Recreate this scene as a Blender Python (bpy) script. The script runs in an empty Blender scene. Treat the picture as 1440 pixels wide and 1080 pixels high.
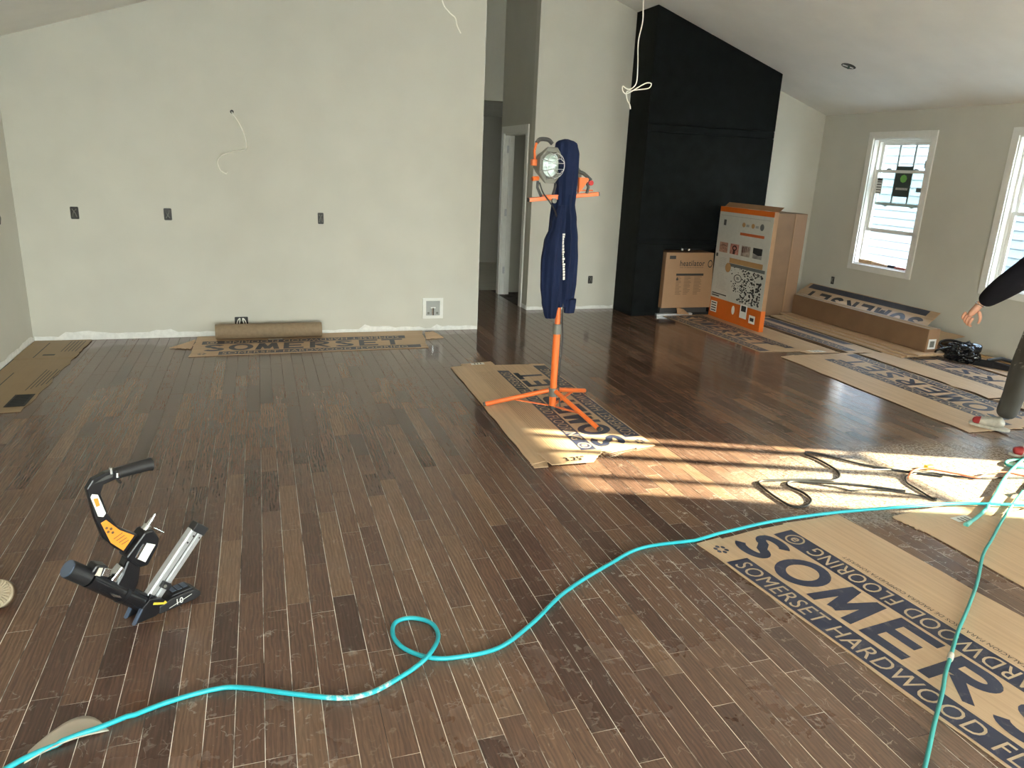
import bpy, bmesh, math, random
import numpy as np
from mathutils import Vector, Matrix, noise as mnoise

random.seed(7)
C = bpy.context.scene.collection
PI = math.pi

# ------------------------------------------------------------------ camera
FPX = 1041.77
R0 = Vector((0.94885361, -0.31274745, 0.04319567))
U0 = Vector((0.04947515, 0.28242185, 0.95801363))
F0 = Vector((0.31181572, 0.90687757, -0.28345021))
CAM = Vector((0, 0, 1.66))
cd = bpy.data.cameras.new('camera')
cd.sensor_width = 36.0
cd.lens = FPX / 1440 * 36.0
cd.clip_end = 200
cam = bpy.data.objects.new('camera', cd)
C.objects.link(cam)
cam.matrix_world = Matrix((
    (R0.x, U0.x, -F0.x, CAM.x),
    (R0.y, U0.y, -F0.y, CAM.y),
    (R0.z, U0.z, -F0.z, CAM.z),
    (0, 0, 0, 1)))
bpy.context.scene.camera = cam

# ------------------------------------------------------------------ world, sun, exposure
scn = bpy.context.scene
scn.view_settings.view_transform = 'Standard'
scn.view_settings.look = 'None'
scn.view_settings.gamma = 1
scn.view_settings.use_curve_mapping = False
scn.view_settings.exposure = 0.0
scn.cycles.use_denoising = True
scn.cycles.max_bounces = 12
scn.cycles.diffuse_bounces = 7
scn.cycles.glossy_bounces = 5
scn.cycles.transparent_max_bounces = 12
scn.cycles.sample_clamp_indirect = 8
scn.cycles.caustics_reflective = False
scn.cycles.caustics_refractive = False

world = bpy.data.worlds.new('sky')
scn.world = world
world.use_nodes = True
wn = world.node_tree.nodes
wl = world.node_tree.links
wn.clear()
wo = wn.new('ShaderNodeOutputWorld')
wb = wn.new('ShaderNodeBackground')
wg = wn.new('ShaderNodeTexCoord')
ws = wn.new('ShaderNodeSeparateXYZ')
wr = wn.new('ShaderNodeValToRGB')
wr.color_ramp.elements[0].position = 0.0
wr.color_ramp.elements[0].color = (1.0, 0.95, 0.86, 1)
wr.color_ramp.elements[1].position = 0.75
wr.color_ramp.elements[1].color = (0.60, 0.74, 1.0, 1)
e = wr.color_ramp.elements.new(0.22)
e.color = (0.96, 0.97, 0.97, 1)
wl.new(wg.outputs['Generated'], ws.inputs[0])
wl.new(ws.outputs['Z'], wr.inputs[0])
wl.new(wr.outputs[0], wb.inputs[0])
wb.inputs[1].default_value = 30.0
wl.new(wb.outputs[0], wo.inputs[0])

SUN_AZ = Vector((0.927, -0.375, 0)).normalized()
SUN_EL = math.radians(19.8)
sl = bpy.data.lights.new('sun', 'SUN')
sl.energy = 95.0
sl.angle = math.radians(0.7)
sl.color = (1.0, 0.84, 0.60)
so = bpy.data.objects.new('sun', sl)
C.objects.link(so)
sdir = -(SUN_AZ * math.cos(SUN_EL) + Vector((0, 0, math.sin(SUN_EL))))
so.rotation_euler = sdir.to_track_quat('-Z', 'Y').to_euler()
so.location = (14, -6, 8)


def portal(name, loc, size, direction):
    """daylight portal in a wall opening: it emits nothing, it only guides the sampling of the sky"""
    l = bpy.data.lights.new(name, 'AREA')
    l.shape = 'RECTANGLE'
    l.size, l.size_y = size
    l.cycles.is_portal = True
    o = bpy.data.objects.new(name, l)
    C.objects.link(o)
    o.location = loc
    o.rotation_euler = Vector(direction).to_track_quat('-Z', 'Z').to_euler()
    return o


# ------------------------------------------------------------------ materials
MATS = {}


def new_mat(name):
    m = bpy.data.materials.new(name)
    m.use_nodes = True
    nt = m.node_tree
    b = nt.nodes['Principled BSDF']
    return m, nt, b


def ramp(nt, src, stops):
    r = nt.nodes.new('ShaderNodeValToRGB')
    els = r.color_ramp.elements
    while len(els) < len(stops):
        els.new(0.5)
    for el, (p, c) in zip(els, stops):
        el.position = p
        el.color = (*c, 1) if len(c) == 3 else c
    nt.links.new(src, r.inputs[0])
    return r.outputs[0]


def noise_tex(nt, vec, scale, detail=3, rough=0.5, dist=0.0):
    n = nt.nodes.new('ShaderNodeTexNoise')
    n.inputs['Scale'].default_value = scale
    n.inputs['Detail'].default_value = detail
    n.inputs['Roughness'].default_value = rough
    n.inputs['Distortion'].default_value = dist
    if vec is not None:
        nt.links.new(vec, n.inputs['Vector'])
    return n.outputs['Fac']


def mapping(nt, vec, scale=(1, 1, 1), loc=(0, 0, 0)):
    mp = nt.nodes.new('ShaderNodeMapping')
    mp.inputs['Scale'].default_value = scale
    mp.inputs['Location'].default_value = loc
    nt.links.new(vec, mp.inputs['Vector'])
    return mp.outputs[0]


def mixc(nt, fac, a, b, mode='MIX'):
    n = nt.nodes.new('ShaderNodeMix')
    n.data_type = 'RGBA'
    n.blend_type = mode
    for s, v in ((n.inputs['Factor'], fac), (n.inputs[6], a), (n.inputs[7], b)):
        if isinstance(v, (int, float)):
            s.default_value = v
        elif isinstance(v, tuple):
            s.default_value = (*v, 1) if len(v) == 3 else v
        else:
            nt.links.new(v, s)
    return n.outputs[2]


def mth(nt, op, a, b=None, clamp=False):
    n = nt.nodes.new('ShaderNodeMath')
    n.operation = op
    n.use_clamp = clamp
    for k, v in enumerate((a, b)):
        if v is None:
            continue
        if isinstance(v, (int, float)):
            n.inputs[k].default_value = v
        else:
            nt.links.new(v, n.inputs[k])
    return n.outputs[0]


def bump(nt, b, h, strength=0.2, dist=0.002):
    n = nt.nodes.new('ShaderNodeBump')
    n.inputs['Strength'].default_value = strength
    n.inputs['Distance'].default_value = dist
    nt.links.new(h, n.inputs['Height'])
    nt.links.new(n.outputs[0], b.inputs['Normal'])


def plain(name, col, rough=0.5, metal=0.0, var=0.0, vscale=20, spec=0.5, bmp=0.0):
    if name in MATS:
        return MATS[name]
    m, nt, b = new_mat(name)
    b.inputs['Roughness'].default_value = rough
    b.inputs['Metallic'].default_value = metal
    b.inputs['Specular IOR Level'].default_value = spec
    tc = nt.nodes.new('ShaderNodeTexCoord').outputs['Object']
    n = noise_tex(nt, tc, vscale, 4)
    v = max(var, 0.03)
    c = ramp(nt, n, [(0.3, tuple(x * (1 - v) for x in col)), (0.7, tuple(min(1, x * (1 + v)) for x in col))])
    nt.links.new(c, b.inputs['Base Color'])
    if bmp:
        bump(nt, b, n, bmp, 0.003)
    MATS[name] = m
    return m


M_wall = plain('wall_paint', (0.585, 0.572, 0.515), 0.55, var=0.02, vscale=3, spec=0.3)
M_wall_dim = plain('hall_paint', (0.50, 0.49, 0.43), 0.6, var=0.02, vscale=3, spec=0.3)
M_ceil = plain('ceiling_paint', (0.84, 0.84, 0.81), 0.8, var=0.02, vscale=3, spec=0.2)
M_white = plain('white_trim_paint', (0.80, 0.80, 0.77), 0.4)
M_primer = plain('white_primer', (0.80, 0.80, 0.78), 0.7, var=0.08, vscale=30)
M_black = plain('black_rubber', (0.012, 0.012, 0.014), 0.5)
M_gloss_black = plain('gloss_black', (0.010, 0.010, 0.012), 0.16)
M_blackmetal = plain('black_enamel', (0.014, 0.014, 0.017), 0.28, metal=0.3)
M_orange = plain('orange_paint', (0.80, 0.17, 0.035), 0.35)
M_orange_lbl = plain('orange_label', (0.85, 0.28, 0.03), 0.45)
M_greyplast = plain('grey_plastic', (0.16, 0.16, 0.14), 0.5)
M_darkgrey = plain('dark_grey_plastic', (0.05, 0.05, 0.05), 0.5)
M_alu = plain('brushed_aluminium', (0.62, 0.63, 0.65), 0.35, metal=0.7, var=0.06, vscale=60)
M_chrome = plain('chrome', (0.75, 0.76, 0.78), 0.15, metal=1.0)
M_steelblue = plain('blue_grey_plastic', (0.075, 0.10, 0.15), 0.4)
M_paper = plain('white_label_paper', (0.78, 0.78, 0.74), 0.6)
M_wire = plain('white_cable_jacket', (0.92, 0.91, 0.84), 0.5)
M_teal = plain('teal_hose', (0.02, 0.40, 0.47), 0.35, var=0.08, vscale=4)
M_teal2 = plain('pale_teal_hose', (0.05, 0.33, 0.31), 0.4, var=0.10, vscale=8)
M_wood = plain('raw_wood', (0.50, 0.34, 0.18), 0.6, var=0.15, vscale=12)
M_redbrown = plain('red_brown_plastic', (0.25, 0.06, 0.03), 0.5)
M_siding = plain('darkened_siding', (0.095, 0.112, 0.12), 0.6, spec=0.3)  # near-white siding, colour darkened to stand in for dimmer outdoor light
M_ground = plain('pale_ground', (0.60, 0.57, 0.50), 0.9, var=0.15, vscale=0.5)
M_blackbox = plain('black_wall_paint', (0.0035, 0.0048, 0.0052), 0.6, var=0.5, vscale=8, bmp=0.3, spec=0.1)
M_void = plain('firebox_steel', (0.01, 0.01, 0.01), 0.6)
M_skin = plain('skin', (0.55, 0.29, 0.20), 0.5, var=0.10, vscale=25)
M_hair = plain('hair', (0.05, 0.03, 0.02), 0.6)
M_navy = None
M_redshoe = plain('red_fabric', (0.35, 0.03, 0.03), 0.6)
M_ivory = plain('off_white_leather', (0.55, 0.52, 0.45), 0.6, var=0.15, vscale=40)
M_sole = plain('tan_sole_rubber', (0.36, 0.29, 0.20), 0.7, var=0.10, vscale=40)
M_boot = plain('brown_boot_leather', (0.10, 0.055, 0.03), 0.5)
M_scrap = plain('beige_paper', (0.58, 0.52, 0.44), 0.6)
M_sub = plain('pale_subfloor', (0.50, 0.47, 0.38), 0.7, var=0.08, vscale=4)
M_cable = plain('black_cable_rubber', (0.012, 0.012, 0.012), 0.45)
M_orangecord = plain('orange_cord_jacket', (0.55, 0.16, 0.08), 0.5)
M_yellow = plain('yellow_plastic', (0.70, 0.50, 0.05), 0.45)
M_red = plain('red_plastic', (0.5, 0.02, 0.02), 0.4)


def floor_material():
    m, nt, b = new_mat('hardwood_stain')
    L = nt.links
    geo = nt.nodes.new('ShaderNodeNewGeometry').outputs['Position']
    at = nt.nodes.new('ShaderNodeAttribute')
    at.attribute_name = 'rnd'
    rnd = at.outputs['Fac']
    off = nt.nodes.new('ShaderNodeCombineXYZ')
    L.new(mth(nt, 'MULTIPLY', rnd, 37.0), off.inputs[0])
    L.new(mth(nt, 'MULTIPLY', rnd, 91.0), off.inputs[1])
    add = nt.nodes.new('ShaderNodeVectorMath')
    add.operation = 'ADD'
    L.new(geo, add.inputs[0])
    L.new(off.outputs[0], add.inputs[1])
    P = add.outputs[0]
    base = ramp(nt, rnd, [(0.0, (0.072, 0.036, 0.026)), (0.15, (0.102, 0.052, 0.036)), (0.5, (0.130, 0.069, 0.046)), (0.85, (0.155, 0.085, 0.054)), (1.0, (0.195, 0.114, 0.071))])
    g1 = noise_tex(nt, mapping(nt, P, (55, 3.2, 1)), 1.0, 5, 0.6, 0.6)
    g2 = noise_tex(nt, mapping(nt, P, (210, 9, 1)), 1.0, 3, 0.6, 0.2)
    wv = nt.nodes.new('ShaderNodeTexWave')
    wv.wave_type = 'BANDS'
    wv.bands_direction = 'X'
    wv.inputs['Scale'].default_value = 9
    wv.inputs['Distortion'].default_value = 9
    wv.inputs['Detail'].default_value = 3
    wv.inputs['Detail Scale'].default_value = 1.2
    L.new(mapping(nt, P, (2.4, 0.55, 1)), wv.inputs['Vector'])
    gr = mixc(nt, 0.45, ramp(nt, g1, [(0.25, (0.55, 0.55, 0.55)), (0.75, (1.35, 1.35, 1.35))]),
              ramp(nt, wv.outputs['Fac'], [(0.2, (0.62, 0.62, 0.62)), (0.8, (1.25, 1.25, 1.25))]))
    gr = mixc(nt, 0.6, gr, ramp(nt, g2, [(0.3, (0.5, 0.5, 0.5)), (0.7, (1.35, 1.35, 1.35))]), 'MULTIPLY')
    col = mixc(nt, 1.0, base, gr, 'MULTIPLY')
    # trodden dust, with foreground light painted in: heavier on the work side of the room (near and right), a worn, patchy film with scratches
    sx = nt.nodes.new('ShaderNodeSeparateXYZ')
    L.new(geo, sx.inputs[0])
    near = ramp(nt, mth(nt, 'MULTIPLY', sx.outputs['Y'], 0.16), [(0.30, (1, 1, 1)), (0.80, (0, 0, 0))])
    right = ramp(nt, mth(nt, 'ADD', mth(nt, 'MULTIPLY', sx.outputs['X'], 0.25), -0.25), [(0.0, (0.35, 0.35, 0.35)), (0.35, (1, 1, 1))])
    patch = noise_tex(nt, geo, 1.9, 5, 0.6, 0.1)
    fine = noise_tex(nt, geo, 30, 6, 0.8, 0.4)
    def curls(scale, wob, wdt, loc):
        nz = nt.nodes.new('ShaderNodeTexNoise')
        nz.inputs['Scale'].default_value = scale * 0.9
        nz.inputs['Detail'].default_value = 3
        L.new(mapping(nt, geo, (1, 1, 1), loc), nz.inputs['Vector'])
        vm = nt.nodes.new('ShaderNodeVectorMath')
        vm.operation = 'MULTIPLY_ADD'
        L.new(nz.outputs['Color'], vm.inputs[0])
        vm.inputs[1].default_value = (wob, wob, 0)
        L.new(mapping(nt, geo, (1, 1, 0), loc), vm.inputs[2])
        vo = nt.nodes.new('ShaderNodeTexVoronoi')
        vo.feature = 'DISTANCE_TO_EDGE'
        vo.inputs['Scale'].default_value = scale
        L.new(vm.outputs[0], vo.inputs['Vector'])
        return mth(nt, 'SUBTRACT', 1.0, mth(nt, 'DIVIDE', vo.outputs['Distance'], wdt), True)
    pm = ramp(nt, patch, [(0.36, (0, 0, 0)), (0.72, (1, 1, 1))])
    lines = mth(nt, 'MAXIMUM', curls(9, 0.25, 0.020, (0, 0, 0)), curls(15, 0.12, 0.030, (3, 7, 0)))
    brk = ramp(nt, noise_tex(nt, geo, 19, 2, 0.5), [(0.53, (0, 0, 0)), (0.60, (1, 1, 1))])
    lines = mth(nt, 'MULTIPLY', lines, brk)
    lines = mth(nt, 'MULTIPLY', lines, mth(nt, 'ADD', mth(nt, 'MULTIPLY', pm, 0.8), 0.15))
    film = mth(nt, 'MULTIPLY', ramp(nt, fine, [(0.42, (0, 0, 0)), (0.75, (1, 1, 1))]), mth(nt, 'ADD', mth(nt, 'MULTIPLY', pm, 0.75), 0.15))
    speck = ramp(nt, noise_tex(nt, geo, 130, 2, 0.5), [(0.70, (0, 0, 0)), (0.76, (1, 1, 1))])
    nr = mth(nt, 'MULTIPLY', near, right)
    # sawdust spread round the cords
    dx = mth(nt, 'SUBTRACT', sx.outputs['X'], 3.7)
    dy = mth(nt, 'SUBTRACT', sx.outputs['Y'], 3.05)
    rr = mth(nt, 'ADD', mth(nt, 'MULTIPLY', mth(nt, 'MULTIPLY', dx, dx), 0.42), mth(nt, 'MULTIPLY', mth(nt, 'MULTIPLY', dy, dy), 2.6))
    saw = ramp(nt, rr, [(0.1, (1, 1, 1)), (1.0, (0, 0, 0))])
    sawn = ramp(nt, noise_tex(nt, geo, 60, 6, 0.8, 0.5), [(0.40, (0, 0, 0)), (0.60, (1, 1, 1))])
    sawm = mth(nt, 'MULTIPLY', saw, mth(nt, 'ADD', mth(nt, 'MULTIPLY', sawn, 0.62), 0.10))
    dust = mth(nt, 'MULTIPLY', nr, mth(nt, 'ADD', mth(nt, 'ADD', mth(nt, 'MULTIPLY', film, 0.06), 0.06), mth(nt, 'ADD', mth(nt, 'MULTIPLY', lines, 0.95), mth(nt, 'MULTIPLY', speck, 0.18))))  # even part of the film also brightens the foreground like light from behind
    dust = mth(nt, 'MAXIMUM', dust, sawm, True)
    col = mixc(nt, dust, col, (0.66, 0.58, 0.48))
    L.new(col, b.inputs['Base Color'])
    rg = mth(nt, 'ADD', mth(nt, 'MULTIPLY', noise_tex(nt, geo, 3, 4, 0.6), 0.08), 0.09)
    rg = mth(nt, 'ADD', rg, mth(nt, 'MULTIPLY', near, 0.14))
    rg = mth(nt, 'ADD', rg, mth(nt, 'MULTIPLY', dust, 0.25), True)
    L.new(rg, b.inputs['Roughness'])
    b.inputs['Specular IOR Level'].default_value = 0.5
    h = mixc(nt, 0.5, g1, noise_tex(nt, geo, 7, 2, 0.5))
    bump(nt, b, h, 0.12, 0.002)
    return m


M_floor = floor_material()


def dusty_hose_material():
    m, nt, b = new_mat('dusty_teal')
    geo = nt.nodes.new('ShaderNodeNewGeometry').outputs['Position']
    n = noise_tex(nt, geo, 55, 4, 0.7)
    nt.links.new(mixc(nt, ramp(nt, n, [(0.45, (0, 0, 0)), (0.60, (1, 1, 1))]), (0.02, 0.40, 0.47), (0.62, 0.64, 0.58)), b.inputs['Base Color'])
    b.inputs['Roughness'].default_value = 0.7
    return m



def seam_material():
    m, nt, b = new_mat('dusty_plank_joint')
    geo = nt.nodes.new('ShaderNodeNewGeometry').outputs['Position']
    n = noise_tex(nt, mapping(nt, geo, (2.2, 1.5, 1)), 2.6, 4, 0.6)
    f = ramp(nt, n, [(0.38, (0, 0, 0)), (0.52, (1, 1, 1))])
    sx = nt.nodes.new('ShaderNodeSeparateXYZ')
    nt.links.new(geo, sx.inputs[0])
    near = ramp(nt, mth(nt, 'MULTIPLY', sx.outputs['Y'], 0.15), [(0.35, (1, 1, 1)), (0.70, (0.06, 0.06, 0.06))])
    f = mth(nt, 'MULTIPLY', f, near)
    nt.links.new(mixc(nt, f, (0.035, 0.025, 0.02), (0.95, 0.88, 0.78)), b.inputs['Base Color'])
    b.inputs['Roughness'].default_value = 0.9
    return m


M_seam = seam_material()


def card_material(name, c1, c2, lines=0.3):
    m, nt, b = new_mat(name)
    at = nt.nodes.new('ShaderNodeAttribute')
    at.attribute_name = 'sheet'
    v = at.outputs['Vector']
    n1 = noise_tex(nt, mapping(nt, v, (1.2, 60, 1)), 1.0, 4, 0.6)
    n2 = noise_tex(nt, v, 5, 4, 0.6)
    c = mixc(nt, n2, c1, c2)
    c = mixc(nt, lines, c, ramp(nt, n1, [(0.35, (0.62, 0.60, 0.58)), (0.6, (1.1, 1.1, 1.1))]), 'MULTIPLY')
    nt.links.new(c, b.inputs['Base Color'])
    b.inputs['Roughness'].default_value = 0.48
    bump(nt, b, n1, 0.15, 0.001)
    return m


M_card = card_material('corrugated_cardboard', (0.48, 0.32, 0.195), (0.57, 0.40, 0.25))
M_card_dark = card_material('brown_builders_paper', (0.27, 0.18, 0.095), (0.33, 0.225, 0.12), 0.1)


def card_obj_mat():
    m, nt, b = new_mat('kraft_board')
    tc = nt.nodes.new('ShaderNodeTexCoord').outputs['Object']
    n1 = noise_tex(nt, mapping(nt, tc, (3, 3, 3)), 3, 4, 0.6)
    nt.links.new(mixc(nt, n1, (0.29, 0.165, 0.088), (0.35, 0.205, 0.112)), b.inputs['Base Color'])
    b.inputs['Roughness'].default_value = 0.6
    return m


M_kraft = card_obj_mat()
M_kraft_shaded = plain('shaded_kraft_board', (0.215, 0.125, 0.068), 0.6, var=0.08, vscale=6)  # kraft with shade put into the colour, for the tall and long boxes


def ink_material():
    m, nt, b = new_mat('navy_ink')
    geo = nt.nodes.new('ShaderNodeNewGeometry').outputs['Position']
    n = noise_tex(nt, geo, 16, 6, 0.75, 0.6)
    f = ramp(nt, n, [(0.56, (0, 0, 0)), (0.80, (0.6, 0.6, 0.6))])
    nt.links.new(mixc(nt, f, (0.026, 0.031, 0.062), (0.30, 0.25, 0.20)), b.inputs['Base Color'])
    b.inputs['Roughness'].default_value = 0.42
    return m


M_ink = ink_material()
M_cardtext = plain('cardboard_lettering', (0.50, 0.37, 0.24), 0.5)
M_dkink = plain('black_ink', (0.02, 0.017, 0.015), 0.5)
M_bwnink = plain('brown_ink', (0.12, 0.07, 0.035), 0.6)


def fabric_material(name, c, var=0.3):
    m, nt, b = new_mat(name)
    tc = nt.nodes.new('ShaderNodeTexCoord').outputs['Object']
    n1 = noise_tex(nt, tc, 90, 3, 0.6)
    n2 = noise_tex(nt, tc, 6, 3, 0.6)
    col = mixc(nt, n2, tuple(x * (1 - var) for x in c), tuple(x * (1 + var) for x in c))
    nt.links.new(col, b.inputs['Base Color'])
    b.inputs['Roughness'].default_value = 0.9
    b.inputs['Sheen Weight'].default_value = 0.0
    b.inputs['Specular IOR Level'].default_value = 0.2
    bump(nt, b, n1, 0.3, 0.001)
    return m


M_navy = fabric_material('navy_fleece', (0.008, 0.015, 0.048))
M_hoodblack = fabric_material('black_fleece', (0.006, 0.006, 0.010))


def trousers_material():
    m, nt, b = new_mat('paint_spattered_canvas')
    tc = nt.nodes.new('ShaderNodeTexCoord').outputs['Object']
    n1 = noise_tex(nt, tc, 13, 5, 0.7, 1.0)
    sep = nt.nodes.new('ShaderNodeSeparateXYZ')
    nt.links.new(tc, sep.inputs[0])
    zmask = ramp(nt, sep.outputs['Z'], [(0.45, (0, 0, 0)), (0.72, (1, 1, 1))])
    f = mth(nt, 'MULTIPLY', ramp(nt, n1, [(0.60, (0, 0, 0)), (0.64, (1, 1, 1))]), zmask)
    base = mixc(nt, noise_tex(nt, tc, 5, 4), (0.055, 0.055, 0.053), (0.11, 0.11, 0.105))
    nt.links.new(mixc(nt, f, base, (0.7, 0.68, 0.62)), b.inputs['Base Color'])
    b.inputs['Roughness'].default_value = 0.9
    return m


M_trous = trousers_material()


def glass_material():
    m = bpy.data.materials.new('window_glass')
    m.use_nodes = True
    nt = m.node_tree
    nt.nodes.clear()
    o = nt.nodes.new('ShaderNodeOutputMaterial')
    mx = nt.nodes.new('ShaderNodeMixShader')
    tr = nt.nodes.new('ShaderNodeBsdfTransparent')
    tr.inputs[0].default_value = (0.90, 0.95, 0.94, 1)
    gl = nt.nodes.new('ShaderNodeBsdfGlossy')
    gl.inputs['Roughness'].default_value = 0.02
    lw = nt.nodes.new('ShaderNodeLayerWeight')
    lw.inputs[0].default_value = 0.5
    p5 = mth(nt, 'POWER', lw.outputs['Facing'], 5.0)
    nt.links.new(mth(nt, 'ADD', mth(nt, 'MULTIPLY', p5, 0.92), 0.04), mx.inputs[0])
    nt.links.new(tr.outputs[0], mx.inputs[1])
    nt.links.new(gl.outputs[0], mx.inputs[2])
    nt.links.new(mx.outputs[0], o.inputs[0])
    return m


M_glass = glass_material()

# ------------------------------------------------------------------ mesh helpers


class MB:
    def __init__(s):
        s.v = []
        s.f = []

    def add(s, vs, fs):
        k = len(s.v)
        s.v += [tuple(x) for x in vs]
        s.f += [tuple(i + k for i in f) for f in fs]
        return s

    def hexa(s, p):
        """eight corners: bottom four (ccw seen from above), top four"""
        return s.add(p, [(3, 2, 1, 0), (4, 5, 6, 7), (0, 1, 5, 4), (1, 2, 6, 5), (2, 3, 7, 6), (3, 0, 4, 7)])

    def box(s, x0, x1, y0, y1, z0, z1):
        return s.hexa([(x0, y0, z0), (x1, y0, z0), (x1, y1, z0), (x0, y1, z0), (x0, y0, z1), (x1, y0, z1), (x1, y1, z1), (x0, y1, z1)])

    def prism(s, pts, d):
        """polygon pts (3D) extruded along vector d"""
        n = len(pts)
        pts = [Vector(p) for p in pts]
        d = Vector(d)
        vs = pts + [p + d for p in pts]
        fs = [tuple(range(n))[::-1], tuple(range(n, 2 * n))]
        fs += [(i, (i + 1) % n, n + (i + 1) % n, n + i) for i in range(n)]
        return s.add(vs, fs)

    def tube(s, pts, r, n=8, cap=True, closed=False, flat=None):
        pts = [Vector(p) for p in pts]
        m = len(pts)
        rings = []
        up = None
        for i, p in enumerate(pts):
            if closed:
                t = pts[(i + 1) % m] - pts[i - 1]
            else:
                t = pts[min(i + 1, m - 1)] - pts[max(i - 1, 0)]
            t.normalize()
            if up is None:
                up = Vector((0, 0, 1)) if abs(t.z) < 0.9 else Vector((1, 0, 0))
            side = t.cross(up).normalized()
            up = side.cross(t).normalized()
            rr = r[i] if isinstance(r, (list, tuple)) else r
            rings.append([p + side * math.cos(a) * rr + up * math.sin(a) * rr * (flat or 1) for a in [2 * PI * k / n for k in range(n)]])
        vs = [q for rg in rings for q in rg]
        fs = []
        for i in range(m if closed else m - 1):
            j = (i + 1) % m
            for k in range(n):
                k2 = (k + 1) % n
                fs.append((i * n + k, j * n + k, j * n + k2, i * n + k2)[::-1])
        if cap and not closed:
            fs.append(tuple(range(n)))
            fs.append(tuple(range((m - 1) * n, m * n))[::-1])
        return s.add(vs, fs)

    def bar(s, p0, p1, w, h=None, up=(0, 0, 1)):
        """square bar from p0 to p1"""
        p0, p1 = Vector(p0), Vector(p1)
        h = h or w
        t = (p1 - p0).normalized()
        u = Vector(up)
        if abs(t.dot(u)) > 0.95:
            u = Vector((1, 0, 0))
        a = t.cross(u).normalized() * w / 2
        b = a.cross(t).normalized() * h / 2
        return s.hexa([p0 - a - b, p0 + a - b, p1 + a - b, p1 - a - b, p0 - a + b, p0 + a + b, p1 + a + b, p1 - a + b])

    def loft(s, rings, cap=True):
        n = len(rings[0])
        vs = [q for r in rings for q in r]
        fs = []
        for i in range(len(rings) - 1):
            for k in range(n):
                k2 = (k + 1) % n
                fs.append((i * n + k, i * n + k2, (i + 1) * n + k2, (i + 1) * n + k))
        if cap:
            fs.append(tuple(range(n))[::-1])
            fs.append(tuple(range((len(rings) - 1) * n, len(rings) * n)))
        return s.add(vs, fs)

    def build(s, name, mat, parent=None, smooth=False, bevel=0.0, kind=None, label=None, thick=0.0):
        me = bpy.data.meshes.new(name)
        me.from_pydata([tuple(v) for v in s.v], [], s.f)
        me.validate()
        bm = bmesh.new()
        bm.from_mesh(me)
        bmesh.ops.recalc_face_normals(bm, faces=bm.faces)
        bm.to_mesh(me)
        bm.free()
        if mat:
            me.materials.append(mat)
        if smooth:
            me.shade_smooth()
            me.set_sharp_from_angle(angle=math.radians(40))
        o = bpy.data.objects.new(name, me)
        C.objects.link(o)
        if parent is not None:
            o.parent = parent
        if thick:
            md = o.modifiers.new('thickness', 'SOLIDIFY')
            md.thickness = thick
        if bevel:
            md = o.modifiers.new('bevel', 'BEVEL')
            md.width = bevel
            md.segments = 2
            md.limit_method = 'ANGLE'
        if kind:
            o['kind'] = kind
        if label:
            o['label'] = label
        return o


def empty(name, label, cat, group=None, kind=None):
    o = bpy.data.objects.new(name, None)
    o.empty_display_size = 0.1
    C.objects.link(o)
    if label:
        o['label'] = label
    if cat:
        o['category'] = cat
    if group:
        o['group'] = group
    if kind:
        o['kind'] = kind
    return o


def tag(o, label, cat, group=None):
    o['label'] = label
    o['category'] = cat
    if group:
        o['group'] = group
    return o


def spline(pts, n=10, closed=False):
    """Catmull-Rom through pts"""
    pts = [Vector(p) for p in pts]
    out = []
    m = len(pts)
    rng = range(m) if closed else range(m - 1)
    for i in rng:
        p0 = pts[(i - 1) % m] if (closed or i > 0) else pts[0] * 2 - pts[1]
        p1 = pts[i]
        p2 = pts[(i + 1) % m]
        p3 = pts[(i + 2) % m] if (closed or i < m - 2) else pts[-1] * 2 - pts[-2]
        for k in range(n):
            t = k / n
            out.append(0.5 * ((2 * p1) + (p2 - p0) * t + (2 * p0 - 5 * p1 + 4 * p2 - p3) * t * t + (3 * p1 - p0 - 3 * p2 + p3) * t ** 3))
    if not closed:
        out.append(pts[-1])
    return out


_tc = {}


def text2d(s, bold=0.0, slant=0.0):
    """outline of a line of lettering, scaled to the unit square"""
    key = (s, bold, slant)
    if key in _tc:
        return _tc[key]
    cu = bpy.data.curves.new('lettering', 'FONT')
    cu.body = s
    cu.offset = bold
    cu.resolution_u = 3
    cu.shear = slant
    cu.space_character = 1.08
    ob = bpy.data.objects.new('lettering', cu)
    C.objects.link(ob)
    bpy.context.view_layer.update()
    dg = bpy.context.evaluated_depsgraph_get()
    me = ob.evaluated_get(dg).to_mesh()
    vs = [(v.co.x, v.co.y) for v in me.vertices]
    fs = [tuple(p.vertices) for p in me.polygons]
    ob.evaluated_get(dg).to_mesh_clear()
    bpy.data.objects.remove(ob)
    bpy.data.curves.remove(cu)
    x0 = min(v[0] for v in vs)
    x1 = max(v[0] for v in vs)
    y0 = min(v[1] for v in vs)
    y1 = max(v[1] for v in vs)
    vs = [((x - x0) / (x1 - x0), (y - y0) / (y1 - y0)) for x, y in vs]
    _tc[key] = (vs, fs)
    return _tc[key]


def add_text(mb, s, pos, box, flip=False, bold=0.0):
    """lettering laid on a surface: pos(u, v) gives the point, box = (u0, u1, v0, v1)"""
    vs, fs = text2d(s, bold)
    u0, u1, v0, v1 = box
    out = []
    for x, y in vs:
        if flip:
            x, y = 1 - x, 1 - y
        out.append(pos(u0 + (u1 - u0) * x, v0 + (v1 - v0) * y))
    mb.add(out, fs)


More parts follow.
